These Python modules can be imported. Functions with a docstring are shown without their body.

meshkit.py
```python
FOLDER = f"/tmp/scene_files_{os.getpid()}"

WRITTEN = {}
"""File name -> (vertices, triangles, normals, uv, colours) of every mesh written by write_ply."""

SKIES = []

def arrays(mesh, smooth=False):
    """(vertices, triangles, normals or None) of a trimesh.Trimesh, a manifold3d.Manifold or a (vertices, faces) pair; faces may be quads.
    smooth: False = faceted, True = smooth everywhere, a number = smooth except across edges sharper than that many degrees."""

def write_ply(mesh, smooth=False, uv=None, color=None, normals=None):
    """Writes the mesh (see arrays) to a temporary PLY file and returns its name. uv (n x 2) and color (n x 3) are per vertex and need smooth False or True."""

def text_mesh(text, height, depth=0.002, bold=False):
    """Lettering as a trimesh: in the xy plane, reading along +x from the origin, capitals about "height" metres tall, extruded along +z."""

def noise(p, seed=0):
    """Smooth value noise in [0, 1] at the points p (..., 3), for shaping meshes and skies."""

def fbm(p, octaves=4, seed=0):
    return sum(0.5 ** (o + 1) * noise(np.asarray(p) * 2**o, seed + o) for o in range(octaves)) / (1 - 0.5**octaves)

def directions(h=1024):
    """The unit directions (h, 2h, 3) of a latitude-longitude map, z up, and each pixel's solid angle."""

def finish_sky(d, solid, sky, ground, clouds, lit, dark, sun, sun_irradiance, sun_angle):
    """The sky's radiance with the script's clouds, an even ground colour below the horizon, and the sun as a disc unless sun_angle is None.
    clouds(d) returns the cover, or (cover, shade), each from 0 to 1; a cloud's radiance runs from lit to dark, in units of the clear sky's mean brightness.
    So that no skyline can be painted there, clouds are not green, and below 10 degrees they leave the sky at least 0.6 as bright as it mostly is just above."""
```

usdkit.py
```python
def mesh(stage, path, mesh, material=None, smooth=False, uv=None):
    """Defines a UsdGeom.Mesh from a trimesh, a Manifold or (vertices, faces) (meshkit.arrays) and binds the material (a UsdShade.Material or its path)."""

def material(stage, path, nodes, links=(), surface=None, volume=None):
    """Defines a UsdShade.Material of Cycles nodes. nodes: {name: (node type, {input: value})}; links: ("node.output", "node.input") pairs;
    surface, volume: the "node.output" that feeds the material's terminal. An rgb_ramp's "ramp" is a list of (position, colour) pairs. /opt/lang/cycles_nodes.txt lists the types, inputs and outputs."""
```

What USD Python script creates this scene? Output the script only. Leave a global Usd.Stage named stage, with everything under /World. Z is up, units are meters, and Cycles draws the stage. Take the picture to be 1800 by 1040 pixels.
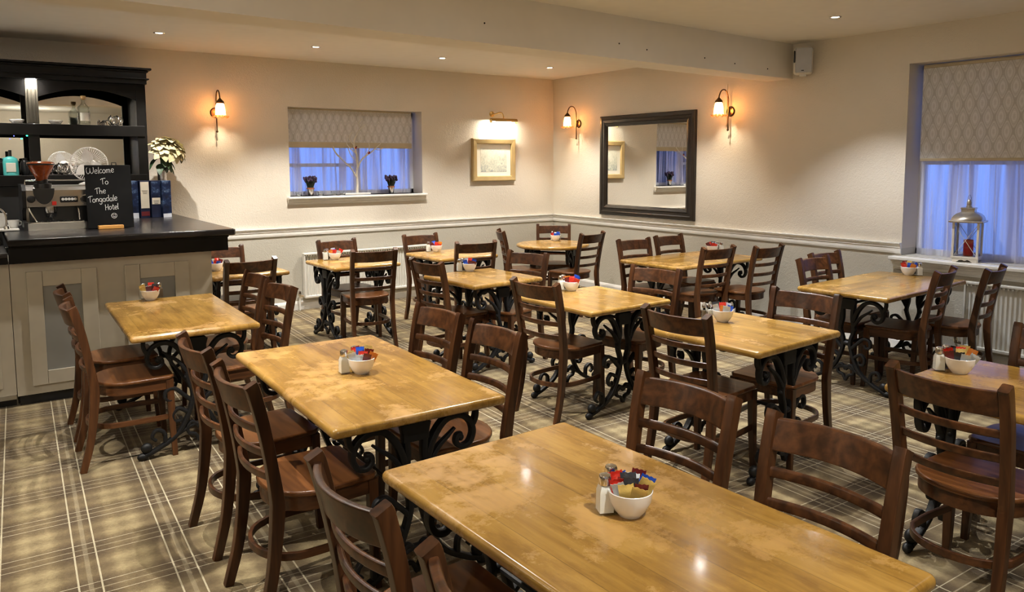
import math, random
import numpy as np, trimesh, manifold3d, usdkit, meshkit
from pxr import Usd, UsdGeom, UsdLux, UsdShade, Gf, Sdf
from shapely.geometry import Polygon, Point, box as sbox
from shapely import affinity

stage = Usd.Stage.CreateInMemory()
UsdGeom.SetStageUpAxis(stage, UsdGeom.Tokens.z); UsdGeom.SetStageMetersPerUnit(stage, 1.0)
UsdGeom.Xform.Define(stage, '/World'); UsdGeom.Scope.Define(stage, '/World/Looks')
rng = random.Random(7)

# ------------------------------------------------------------------ camera, sky, exposure
EXPOSURE = 0.16
YAW, PITCH, ROLL, FPX, CY = 0.61661, 0.09397, -0.00334, 1331.14, 412.6
EYE = (-6.60523, -8.31822, 1.643)
cam = UsdGeom.Camera.Define(stage, '/World/camera')
_f = np.array([math.sin(YAW)*math.cos(PITCH), math.cos(YAW)*math.cos(PITCH), -math.sin(PITCH)])
_r = np.array([math.cos(YAW), -math.sin(YAW), 0]); _u = np.cross(_r, _f)
_r2, _u2 = _r*math.cos(ROLL)+_u*math.sin(ROLL), -_r*math.sin(ROLL)+_u*math.cos(ROLL)
cam.AddTransformOp().Set(Gf.Matrix4d(*_r2, 0, *_u2, 0, *(-_f), 0, *EYE, 1))
cam.CreateHorizontalApertureAttr(36.0); cam.CreateVerticalApertureAttr(36.0*1040/1800)
cam.CreateFocalLengthAttr(FPX*36/1800)
cam.CreateVerticalApertureOffsetAttr(-(520-CY)*36/1800)
cam.CreateClippingRangeAttr(Gf.Vec2f(0.05, 200)); cam.CreateExposureAttr(EXPOSURE)

M = {}
def mat(name, nodes, links=(), surface='p.BSDF', volume=None):
    M[name] = usdkit.material(stage, '/World/Looks/'+name, nodes, links, surface=surface, volume=volume); return M[name]

sky = UsdLux.DomeLight.Define(stage, '/World/dusk_sky'); sky.CreateIntensityAttr(1.0)
SKY = 1.0
mat('dusk_sky_look', {'g': ('texture_coordinate', {}), 's': ('separate_xyz', {}), 'n': ('noise_texture', {'scale': 3.0, 'detail': 4.0}),
    'r': ('rgb_ramp', {'ramp': [(0, (.10, .14, .30)), (.42, (.12, .19, .46)), (.5, (.20, .33, .92)), (.62, (.16, .28, .86)), (1, (.10, .18, .62))]}),
    'm': ('math', {'math_type': 'multiply_add', 'value2': .5, 'value3': .5}), 'b': ('background_shader', {'strength': 1.3*SKY})},
    [('g.generated', 's.vector'), ('s.z', 'm.value1'), ('m.value', 'r.fac'), ('r.color', 'b.color')], surface='b.background')
UsdShade.MaterialBindingAPI.Apply(sky.GetPrim()).Bind(M['dusk_sky_look'])
DOWN, BACKDOWN, SCONCE, PICLIGHT, GLOBE = 70.0, 46.0, 4.2, 2.6, 135.0     # lamp strengths, used in the lamps' builders

# ------------------------------------------------------------------ prim helpers
used = {}
def path_for(parent, name):
    base = (parent.GetPath().pathString if parent is not None else '/World')
    k = (base, name); n = used.get(k, -1)+1; used[k] = n
    return f'{base}/{name}' + (f'_{n:03d}' if n else '')
def tag(p, label=None, cat=None, group=None, kind=None):
    p = p.GetPrim() if hasattr(p, 'GetPrim') else p
    for k, v in (('label', label), ('category', cat), ('group', group), ('kind', kind)):
        if v: p.SetCustomDataByKey(k, v)
    return p
def obj(name, mesh, m, parent=None, smooth=35, label=None):
    g = usdkit.mesh(stage, path_for(parent, name), mesh, M[m] if isinstance(m, str) else m, smooth=smooth)
    if label: tag(g, label)
    return g.GetPrim()
def thing(name, label, cat, loc=(0, 0, 0), rotz=0., group=None, kind=None):
    x = UsdGeom.Xform.Define(stage, path_for(None, name))
    x.AddTranslateOp().Set(Gf.Vec3d(*map(float, loc))); x.AddRotateZOp().Set(float(rotz))
    return tag(x, label, cat, group, kind)
def move(p, loc, rotz=0.):
    p.GetAttribute('xformOp:translate').Set(Gf.Vec3d(*map(float, loc))); p.GetAttribute('xformOp:rotateZ').Set(float(rotz))
def dup(root, loc, rotz, label, cat, group=None):
    r = thing(root.GetName(), label, cat, loc, rotz, group)
    r.GetReferences().AddInternalReference(root.GetPath()); r.SetInstanceable(True); return r
def struct(name, mesh, m, label=None, smooth=35):
    o = obj(name, mesh, m, None, smooth); tag(o, label, None, None, 'structure'); return o

# ------------------------------------------------------------------ mesh helpers
cat_ = trimesh.util.concatenate
def bx(x0, x1, y0, y1, z0, z1):
    m = trimesh.creation.box((abs(x1-x0), abs(y1-y0), abs(z1-z0))); m.apply_translation(((x0+x1)/2, (y0+y1)/2, (z0+z1)/2)); return m
def rbx(x0, x1, y0, y1, z0, z1, r=.004, n=8):
    """box with rounded edges"""
    r = min(r, abs(x1-x0)/2.01, abs(y1-y0)/2.01, abs(z1-z0)/2.01)
    s = manifold3d.Manifold.sphere(r, n)
    return tm(manifold3d.Manifold.batch_hull([s.translate((x, y, z)) for x in (min(x0, x1)+r, max(x0, x1)-r) for y in (min(y0, y1)+r, max(y0, y1)-r) for z in (min(z0, z1)+r, max(z0, z1)-r)]))
def tm(man):
    m = man.to_mesh(); return trimesh.Trimesh(m.vert_properties[:, :3], m.tri_verts, process=False)
def xf(m, loc=(0, 0, 0), rx=0, ry=0, rz=0, s=None):
    m = m.copy()
    if s is not None: m.apply_scale(s)
    for a, ax in ((rx, (1, 0, 0)), (ry, (0, 1, 0)), (rz, (0, 0, 1))):
        if a: m.apply_transform(trimesh.transformations.rotation_matrix(math.radians(a), ax))
    m.apply_translation(loc); return m
def lathe(prof, n=24):
    return trimesh.creation.revolve(np.array(prof, float), sections=n)
def spline(pts, n=8):
    """Catmull-Rom through the points"""
    p = np.array(pts, float); q = np.vstack([2*p[0]-p[1], p, 2*p[-1]-p[-2]]); out = []
    for i in range(1, len(q)-2):
        for t in np.linspace(0, 1, n, endpoint=False):
            a, b, c, d = q[i-1], q[i], q[i+1], q[i+2]
            out.append(.5*((2*b)+(c-a)*t+(2*a-5*b+4*c-d)*t*t+(3*b-a-3*c+d)*t**3))
    out.append(p[-1]); return np.array(out)
def sweep(pts, sect, up=None, scales=None, cap=True, closed=False):
    """a closed 2-D section swept along points; up fixes the section's second axis (else parallel transport)"""
    P = np.array(pts, float); S = np.array(sect, float); n, k = len(P), len(S)
    if closed: T = np.roll(P, -1, 0)-np.roll(P, 1, 0)
    else: T = np.gradient(P, axis=0)
    T /= np.maximum(np.linalg.norm(T, axis=1, keepdims=True), 1e-9)
    V = np.empty((n, k, 3)); prev = None
    for i in range(n):
        if up is not None: a = np.cross(np.array(up, float), T[i]); a = a if np.linalg.norm(a) > 1e-6 else (prev if prev is not None else np.array([1., 0, 0]))
        elif prev is None:
            a = np.cross(T[i], [0, 0, 1.]); a = a if np.linalg.norm(a) > 1e-3 else np.cross(T[i], [1., 0, 0])
        else: a = prev-T[i]*(prev@T[i])
        a = a/np.linalg.norm(a); prev = a; b = np.cross(T[i], a); s = 1 if scales is None else scales[i]
        s = np.broadcast_to(s, 2)
        V[i] = P[i]+S[:, :1]*s[0]*a+S[:, 1:]*s[1]*b
    F = []
    for i in range(n if closed else n-1):
        j = (i+1) % n
        for e in range(k):
            f = (e+1) % k; F += [(i*k+e, i*k+f, j*k+f), (i*k+e, j*k+f, j*k+e)]
    v = V.reshape(-1, 3)
    if cap and not closed:
        v = np.vstack([v, P[0], P[-1]]); a, b = n*k, n*k+1
        for e in range(k):
            f = (e+1) % k; F += [(a, f, e), (b, (n-1)*k+e, (n-1)*k+f)]
    return trimesh.Trimesh(v, np.array(F)[:, ::1], process=False)
def circ(r, n=8, ry=None):
    a = np.arange(n)*2*math.pi/n; return np.stack([r*np.cos(a), (ry or r)*np.sin(a)], 1)
def rrect(w, h, r=.004, n=2):
    pts = []
    for cx, cy, a0 in ((w/2-r, h/2-r, 0), (-w/2+r, h/2-r, 90), (-w/2+r, -h/2+r, 180), (w/2-r, -h/2+r, 270)):
        for t in np.linspace(0, 90, n+1): pts.append((cx+r*math.cos(math.radians(a0+t)), cy+r*math.sin(math.radians(a0+t))))
    return np.array(pts)
def tube(pts, r, n=8, scales=None, closed=False): return sweep(pts, circ(r, n), None, scales, True, closed)
def ext(poly, h, z0=0):
    m = trimesh.creation.extrude_polygon(poly, h, engine='earcut'); m.apply_translation((0, 0, z0)); return m
def bevel_slab(poly, z0, z1, b, steps=3, top_only=False):
    """polygon extruded with rounded-over edges"""
    zs, ins = [], []
    if not top_only:
        for i in range(steps+1): t = i/steps*math.pi/2; zs.append(z0+b*(1-math.sin(t))); ins.append(b*(1-math.cos(t)))
        zs, ins = zs[::-1], ins[::-1]
    else: zs, ins = [z0], [0]
    for i in range(steps+1): t = i/steps*math.pi/2; zs.append(z1-b*(1-math.sin(t))); ins.append(b*(1-math.cos(t)))
    ring0 = np.array(poly.exterior.coords)[:-1]
    if Polygon(ring0).exterior.is_ccw is False: ring0 = ring0[::-1]
    nx = np.roll(ring0, -1, 0)-np.roll(ring0, 1, 0); nx /= np.linalg.norm(nx, axis=1, keepdims=True); inn = np.stack([-nx[:, 1], nx[:, 0]], 1)
    k = len(ring0); V = np.vstack([np.c_[ring0+inn*d, np.full(k, z)] for z, d in zip(zs, ins)]); F = []
    for i in range(len(zs)-1):
        for e in range(k):
            f = (e+1) % k; F += [(i*k+e, i*k+f, (i+1)*k+f), (i*k+e, (i+1)*k+f, (i+1)*k+e)]
    V = np.vstack([V, [*ring0.mean(0), zs[0]], [*ring0.mean(0), zs[-1]]]); a = len(zs)*k
    for e in range(k):
        f = (e+1) % k; F += [(a, f, e), (a+1, (len(zs)-1)*k+e, (len(zs)-1)*k+f)]
    return trimesh.Trimesh(V, F, process=False)
def rpoly(w, d, r, n=6):
    return Polygon(rrect(w, d, r, n))

# ------------------------------------------------------------------ materials
def plain(name, col, rough=.5, metal=0., spec=.5, bump=0., bscale=200., coat=0., var=.06, **kw):
    """a principled material with slight procedural tone variation and fine relief"""
    c2 = tuple(max(0, x*(1-var)) for x in col); c1 = tuple(min(1, x*(1+var)) for x in col)
    N = {'t': ('texture_coordinate', {}), 'n': ('noise_texture', {'scale': 9.0, 'detail': 3.0}), 'r': ('rgb_ramp', {'ramp': [(.3, c2), (.7, c1)]}),
         'p': ('principled_bsdf', {'roughness': rough, 'metallic': metal, 'specular_ior_level': spec, 'coat_weight': coat, **kw})}
    L = [('t.object', 'n.vector'), ('n.fac', 'r.fac'), ('r.color', 'p.base_color')]
    if bump:
        N['n2'] = ('noise_texture', {'scale': bscale, 'detail': 2.0}); N['b'] = ('bump', {'strength': bump, 'distance': .002})
        L += [('t.object', 'n2.vector'), ('n2.fac', 'b.height'), ('b.normal', 'p.normal')]
    return mat(name, N, L)

def wood(name, axis, dark, mid, light, rough=.36, ring=7., spec=.35, coat=.12):
    """stained wood: grain stretched along one object axis, tone varied per copy"""
    sc = [22., 22., 22.]; sc[axis] = 1.6
    N = {'t': ('texture_coordinate', {}), 'oi': ('object_info', {}), 'mv': ('vector_math', {'math_type': 'multiply_add', 'vector2': (1, 1, 1)}),
         'cx': ('combine_xyz', {}), 'mm': ('math', {'math_type': 'multiply', 'value2': 13.0}),
         'mp': ('mapping', {'scale': tuple(sc)}), 'n': ('noise_texture', {'scale': 1.0, 'detail': 5.0, 'roughness': .62, 'distortion': .3}),
         'mp2': ('mapping', {'scale': tuple(x*.32 for x in sc)}), 'w': ('noise_texture', {'scale': ring*.12, 'detail': 1.0, 'distortion': .35}),
         'wm': ('math', {'math_type': 'multiply', 'value2': 9.0}), 'wf': ('math', {'math_type': 'fraction'}), 'wp': ('math', {'math_type': 'pingpong', 'value2': .5}),
         'ad': ('math', {'math_type': 'multiply_add', 'value2': .26}), 'r': ('rgb_ramp', {'ramp': [(.20, dark), (.46, mid), (.80, light)]}),
         'hv': ('hsv', {}), 'vm': ('map_range', {'to_min': .82, 'to_max': 1.18}),
         'b': ('bump', {'strength': .12, 'distance': .0015}), 'p': ('principled_bsdf', {'roughness': rough, 'specular_ior_level': spec, 'coat_weight': coat, 'coat_roughness': .25})}
    L = [('oi.random', 'mm.value1'), ('mm.value', 'cx.x'), ('mm.value', 'cx.y'), ('mm.value', 'cx.z'), ('t.object', 'mv.vector1'), ('cx.vector', 'mv.vector3'),
         ('mv.vector', 'mp.vector'), ('mp.vector', 'n.vector'), ('mv.vector', 'mp2.vector'), ('mp2.vector', 'w.vector'), ('w.fac', 'wm.value1'), ('wm.value', 'wp.value1'),
         ('wp.value', 'ad.value1'), ('n.fac', 'ad.value3'), ('ad.value', 'r.fac'), ('r.color', 'hv.color'), ('oi.random', 'vm.value'), ('vm.result', 'hv.value'), ('hv.color', 'p.base_color'), ('n.fac', 'b.height'), ('b.normal', 'p.normal')]
    return mat(name, N, L)

WD, WM_, WL = (.010, .0036, .0014), (.038, .0135, .0046), (.105, .039, .0125)
wood('chair_wood_upright', 2, WD, WM_, WL)
wood('chair_wood_across', 0, WD, WM_, WL)
wood('chair_wood_seat', 1, (.028, .010, .0032), (.088, .031, .0092), (.17, .065, .019), rough=.30)

def tabletop_mat():
    N = {'g': ('texture_coordinate', {}), 'geo': ('geometry', {}),
         'mp': ('mapping', {'scale': (34, 2.2, 20)}), 'n': ('noise_texture', {'scale': 1.0, 'detail': 6.0, 'roughness': .6, 'distortion': .4}),
         'sx': ('separate_xyz', {}), 'bw': ('math', {'math_type': 'multiply', 'value2': 7.3}), 'bf': ('math', {'math_type': 'floor'}), 'oi': ('object_info', {}),
         'ba': ('math', {'math_type': 'multiply_add', 'value2': 57.0}), 'wn': ('white_noise_texture', {'dimensions': '1D'}),
         'fr': ('math', {'math_type': 'fraction'}), 'seam': ('rgb_ramp', {'ramp': [(0, (.35, .35, .35)), (.018, (1, 1, 1)), (1, (1, 1, 1))]}),
         'wear': ('noise_texture', {'scale': 3.4, 'detail': 7.0, 'roughness': .68, 'distortion': .1}), 'wear2': ('noise_texture', {'scale': 60.0, 'detail': 5.0, 'roughness': .75, 'distortion': 1.0}),
         'wa': ('math', {'math_type': 'multiply_add', 'value2': .16}), 'wr': ('rgb_ramp', {'ramp': [(.61, (0, 0, 0)), (.70, (1, 1, 1))]}),
         'om': ('math', {'math_type': 'multiply', 'value2': 41.0}), 'oc': ('combine_xyz', {}), 'ov': ('vector_math', {'math_type': 'add'}), 'mpd': ('mapping', {'scale': (7.5, 2.6, 4.0)}), 'dk': ('noise_texture', {'scale': 1.0, 'detail': 7.0, 'roughness': .70, 'distortion': .15}), 'dr': ('rgb_ramp', {'ramp': [(.34, (.68, .63, .55)), (.46, (.80, .76, .70)), (.53, (.96, .95, .94)), (.64, (1, 1, 1))]}),
         'ad': ('math', {'math_type': 'multiply_add', 'value2': .30}), 'r': ('rgb_ramp', {'ramp': [(.2, (.165, .083, .014)), (.5, (.290, .157, .029)), (.85, (.40, .232, .052))]}),
         'm1': ('mix_color', {'blend_type': 'multiply', 'fac': 1.0}), 'm1b': ('mix_color', {'blend_type': 'multiply', 'fac': 1.0}), 'm2': ('mix_color', {'blend_type': 'mix', 'b': (.56, .325, .115)}),
         'ww': ('math', {'math_type': 'multiply', 'value2': .40}),
         'rr': ('map_range', {'to_min': .22, 'to_max': .5}), 'b': ('bump', {'strength': .05, 'distance': .001}),
         'p': ('principled_bsdf', {'specular_ior_level': .5, 'coat_weight': .3, 'coat_roughness': .09})}
    L = [('g.object', 'mp.vector'), ('mp.vector', 'n.vector'), ('g.object', 'sx.vector'), ('sx.x', 'bw.value1'), ('bw.value', 'bf.value1'), ('oi.random', 'ba.value1'), ('bf.value', 'ba.value3'), ('ba.value', 'wn.w'),
         ('bw.value', 'fr.value1'), ('fr.value', 'seam.fac'), ('ov.vector', 'wear.vector'), ('ov.vector', 'wear2.vector'), ('wear2.fac', 'wa.value1'), ('wear.fac', 'wa.value3'), ('wa.value', 'wr.fac'),
         ('oi.random', 'om.value1'), ('om.value', 'oc.x'), ('om.value', 'oc.y'), ('g.object', 'ov.vector1'), ('oc.vector', 'ov.vector2'), ('ov.vector', 'mpd.vector'), ('mpd.vector', 'dk.vector'), ('dk.fac', 'dr.fac'), ('wn.value', 'ad.value1'), ('n.fac', 'ad.value3'), ('ad.value', 'r.fac'), ('r.color', 'm1.a'), ('dr.color', 'm1.b'), ('m1.result', 'm1b.a'), ('seam.color', 'm1b.b'),
         ('m1b.result', 'm2.a'), ('wr.color', 'ww.value1'), ('ww.value', 'm2.fac'), ('m2.result', 'p.base_color'), ('wr.color', 'rr.value'), ('rr.result', 'p.roughness'), ('n.fac', 'b.height'), ('b.normal', 'p.normal')]
    mat('tabletop_wood', N, L)
tabletop_mat()

def carpet_mat():
    YPH = 11.547
    px, py = .340, .370
    line = (.60, .54, .38)
    def prof(lines, bands):
        x = np.linspace(0, 1, 256); y = np.full(256, 0.)
        for c, w, a in bands: y += a*np.exp(-((x-c)/w)**2)
        return [(float(t), (float(v),)*3) for t, v in zip(x, np.clip(y, 0, 1))]
    def lines(ls):
        x = np.linspace(0, 1, 256); y = np.zeros(256)
        for c, w, a in ls: y = np.maximum(y, a*(np.abs(x-c) < w/2))
        return [(float(t), (float(v),)*3) for t, v in zip(x, y)]
    N = {'geo': ('geometry', {}), 'mp': ('mapping', {'rotation': (0, 0, math.radians(2.2)), 'location': (0, 0, 0)}), 's': ('separate_xyz', {}),
         'mx': ('math', {'math_type': 'multiply_add', 'value2': 1/px, 'value3': 18.146}), 'my': ('math', {'math_type': 'multiply_add', 'value2': 1/py, 'value3': YPH}),
         'fx': ('math', {'math_type': 'fraction'}), 'fy': ('math', {'math_type': 'fraction'}), 'ax': ('math', {'math_type': 'add', 'value2': 100.0}), 'ay': ('math', {'math_type': 'add', 'value2': 100.0}),
         'bx': ('rgb_ramp', {'ramp': prof(0, [(.50, .11, .60), (.76, .11, .60), (.63, .2, .28), (.14, .05, .30)])}), 'by': ('rgb_ramp', {'ramp': prof(0, [(.48, .10, .55), (.78, .10, .6), (.63, .2, .3), (.14, .04, .2)])}),
         'lx': ('rgb_ramp', {'ramp': lines([(.02, .022, .72), (.255, .022, .75), (.14, .05, .16)]), 'interpolate': False}), 'ly': ('rgb_ramp', {'ramp': lines([(.02, .014, .70), (.155, .014, .35), (.29, .014, .70)]), 'interpolate': False}),
         'bm': ('math', {'math_type': 'multiply_add', 'value2': .55}), 'bs': ('math', {'math_type': 'multiply', 'value2': .5}), 'lm': ('math', {'math_type': 'maximum'}),
         'n': ('noise_texture', {'scale': 330.0, 'detail': 2.0}), 'nb': ('noise_texture', {'scale': 60.0, 'detail': 3.0}), 'na': ('math', {'math_type': 'multiply_add', 'value2': .5, 'value3': -.25}), 'ns': ('math', {'math_type': 'add'}),
         'nl': ('math', {'math_type': 'multiply_add', 'value2': .4, 'value3': -.2}), 'ns2': ('math', {'math_type': 'add'}),
         'r': ('rgb_ramp', {'ramp': [(.0, (.070, .047, .025)), (.45, (.155, .113, .058)), (.95, (.36, .290, .155))]}),
         'ld': ('math', {'math_type': 'multiply'}), 'nlm': ('map_range', {'from_min': .25, 'from_max': .6, 'to_min': .35, 'to_max': 1.0}),
         'mx2': ('mix_color', {'blend_type': 'mix', 'b': line}), 'b': ('bump', {'strength': .5, 'distance': .004}),
         'p': ('principled_bsdf', {'roughness': .95, 'specular_ior_level': .1, 'sheen_weight': .15})}
    L = [('geo.position', 'mp.vector'), ('mp.vector', 's.vector'), ('s.x', 'mx.value1'), ('s.y', 'my.value1'), ('mx.value', 'ax.value1'), ('my.value', 'ay.value1'), ('ax.value', 'fx.value1'), ('ay.value', 'fy.value1'),
         ('fx.value', 'bx.fac'), ('fx.value', 'lx.fac'), ('fy.value', 'by.fac'), ('fy.value', 'ly.fac'), ('bx.color', 'bm.value1'), ('by.color', 'bs.value1'), ('bs.value', 'bm.value3'),
         ('geo.position', 'n.vector'), ('geo.position', 'nb.vector'), ('n.fac', 'na.value1'), ('nb.fac', 'nl.value1'), ('bm.value', 'ns.value1'), ('na.value', 'ns.value2'), ('ns.value', 'ns2.value1'), ('nl.value', 'ns2.value2'), ('ns2.value', 'r.fac'),
         ('lx.color', 'lm.value1'), ('ly.color', 'lm.value2'), ('lm.value', 'ld.value1'), ('n.fac', 'nlm.value'), ('nlm.result', 'ld.value2'), ('r.color', 'mx2.a'), ('ld.value', 'mx2.fac'), ('mx2.result', 'p.base_color'),
         ('n.fac', 'b.height'), ('b.normal', 'p.normal')]
    mat('tartan_carpet', N, L)
carpet_mat()

def wall_mat(name, up, low, zs=.89, bump=.55):
    """embossed wallpaper painted in two tones, split at the dado rail"""
    N = {'geo': ('geometry', {}), 's': ('separate_xyz', {}), 'lt': ('math', {'math_type': 'less_than', 'value2': zs}), 'm': ('mix_color', {'a': up, 'b': low}),
         'n': ('noise_texture', {'scale': 34.0, 'detail': 3.0, 'roughness': .5, 'distortion': 1.6}), 'b': ('bump', {'strength': bump, 'distance': .004}),
         'nm': ('noise_texture', {'scale': 1.3, 'detail': 3.0}), 'v': ('map_range', {'to_min': .93, 'to_max': 1.05}), 'hv': ('hsv', {}),
         'p': ('principled_bsdf', {'roughness': .55, 'specular_ior_level': .35})}
    L = [('geo.position', 's.vector'), ('s.z', 'lt.value1'), ('lt.value', 'm.fac'), ('geo.position', 'n.vector'), ('n.fac', 'b.height'), ('b.normal', 'p.normal'), ('geo.position', 'nm.vector'), ('nm.fac', 'v.value'), ('v.result', 'hv.value'), ('m.result', 'hv.color'), ('hv.color', 'p.base_color')]
    mat(name, N, L)
wall_mat('embossed_wallpaper', (.68, .625, .535), (.525, .50, .43), bump=.8)
plain('ceiling_paint', (.80, .77, .70), .8, spec=.2, bump=.25, bscale=140., var=.015)
plain('beam_paint', (.78, .74, .67), .7, spec=.25, bump=.2, bscale=140., var=.015)
plain('white_gloss', (.82, .81, .77), .28, var=.03)
plain('skirting_white', (.74, .73, .70), .3, var=.03)
plain('radiator_enamel', (.72, .71, .66), .32, var=.02)
plain('chrome', (.75, .74, .72), .18, 1.0, var=.03)
plain('brass', (.55, .37, .14), .30, 1.0, var=.06)
plain('bronze', (.085, .045, .022), .35, .85, var=.15)
plain('cast_iron', (.006, .006, .0065), .5, spec=.3, bump=.3, bscale=120., var=.2)
plain('black_wood', (.0045, .0038, .0032), .42, spec=.22, bump=.08, bscale=60., var=.3)
plain('pilaster_wood', (.075, .066, .050), .38, spec=.5, var=.2)
plain('worktop_black', (.013, .011, .011), .24, spec=.5, bump=.15, bscale=40., var=.35)
plain('taupe_paint', (.50, .455, .365), .5, var=.05)
plain('grey_panel_paint', (.27, .27, .255), .5, var=.05)
plain('plinth_black', (.008, .008, .008), .6)
plain('steel', (.56, .55, .53), .26, 1.0, var=.08, bump=.05, bscale=300.)
plain('dark_plastic', (.012, .012, .012), .3, var=.1)
plain('red_button', (.6, .02, .01), .35)
plain('white_china', (.86, .85, .83), .16, coat=.4, var=.01)
plain('white_plastic', (.78, .77, .74), .35, var=.02)
plain('speaker_grille', (.46, .47, .50), .55, bump=.6, bscale=500.)
plain('speaker_case', (.72, .70, .64), .4)
plain('salt', (.86, .84, .80), .7, bump=.2, bscale=900., var=.02)
plain('pepper', (.16, .12, .085), .8, bump=.3, bscale=900., var=.3)
plain('chalkboard_black', (.0035, .0035, .0035), .7, spec=.15, var=.4)
plain('chalk', (.56, .56, .55), .95, spec=.1, var=.15)
plain('orange_wood', (.62, .30, .075), .4, var=.12)
plain('gilt_frame', (.44, .315, .14), .42, .0, var=.08)
plain('mount_board', (.82, .80, .70), .8, var=.02)
plain('dark_frame', (.016, .012, .009), .35, bump=.12, bscale=80., var=.3)
plain('branch_white', (.76, .72, .62), .6, var=.06, bump=.2, bscale=60.)
plain('robin_red', (.40, .03, .015), .6)
plain('dark_foliage', (.018, .030, .012), .6, var=.4)
plain('violet_flower', (.035, .018, .05), .7, var=.4)
plain('tin_silver', (.70, .70, .70), .25, 1.0, bump=.2, bscale=40.)
plain('terracotta_band', (.30, .10, .04), .7)
plain('cream_bract', (.52, .46, .26), .6, var=.12)
plain('poinsettia_leaf', (.035, .070, .030), .5, var=.3)
plain('lantern_white', (.74, .70, .62), .45, var=.08)
plain('lantern_metal', (.50, .46, .40), .3, .8, var=.1)
plain('candle_red', (.60, .014, .016), .45, var=.08)
plain('carton_blue', (.018, .035, .16), .35, var=.5)
plain('carton_navy', (.010, .016, .045), .35, var=.4)
plain('carton_cream', (.66, .60, .48), .45, var=.04)
plain('carton_white', (.60, .63, .70), .45, var=.2)
plain('carton_red', (.12, .012, .016), .4)
plain('cork', (.50, .32, .14), .8, bump=.4, bscale=120.)
plain('teal_plastic', (.10, .52, .50), .3, var=.06)
plain('label_grey', (.62, .60, .52), .6, var=.05)
plain('label_print', (.20, .19, .17), .7)
plain('fan_plastic', (.74, .71, .68), .4, var=.02)
plain('pane_white', (.70, .72, .74), .3, var=.02)
plain('cable_white', (.66, .62, .54), .4)
for nm, c in dict(red=(.62, .03, .015), blue=(.012, .075, .50), maroon=(.13, .014, .014), gold=(.66, .47, .13), silver=(.55, .60, .64), orange=(.62, .19, .02), black=(.03, .03, .035)).items():
    plain('sachet_'+nm, c, .28, var=.18, bump=.5, bscale=90., coat=.2)
plain('mirror_silver', (.86, .87, .86), .012, 1.0, var=.0)
mat('clear_glass', {'n': ('noise_texture', {'scale': 4.0}), 'r': ('rgb_ramp', {'ramp': [(0, (.93, .96, .95)), (1, (.97, .99, .98))]}), 'p': ('principled_bsdf', {'roughness': .03, 'transmission_weight': 1.0, 'ior': 1.45})}, [('n.fac', 'r.fac'), ('r.color', 'p.base_color')])
mat('amber_plastic', {'n': ('noise_texture', {'scale': 30.0}), 'r': ('rgb_ramp', {'ramp': [(.3, (.42, .075, .015)), (.7, (.62, .16, .045))]}), 'p': ('principled_bsdf', {'roughness': .12, 'transmission_weight': .45, 'ior': 1.35, 'coat_weight': .6})}, [('n.fac', 'r.fac'), ('r.color', 'p.base_color')])
mat('window_pane', {'f': ('fresnel', {'IOR': 1.45}), 't': ('transparent_bsdf', {'color': (.95, .97, .98)}), 'g': ('glossy_bsdf', {'roughness': .02, 'color': (1, 1, 1)}), 'n': ('noise_texture', {'scale': 2.0}), 'm': ('mix_closure', {})},
    [('f.fac', 'm.fac'), ('t.BSDF', 'm.closure1'), ('g.BSDF', 'm.closure2')], surface='m.closure')
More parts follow.
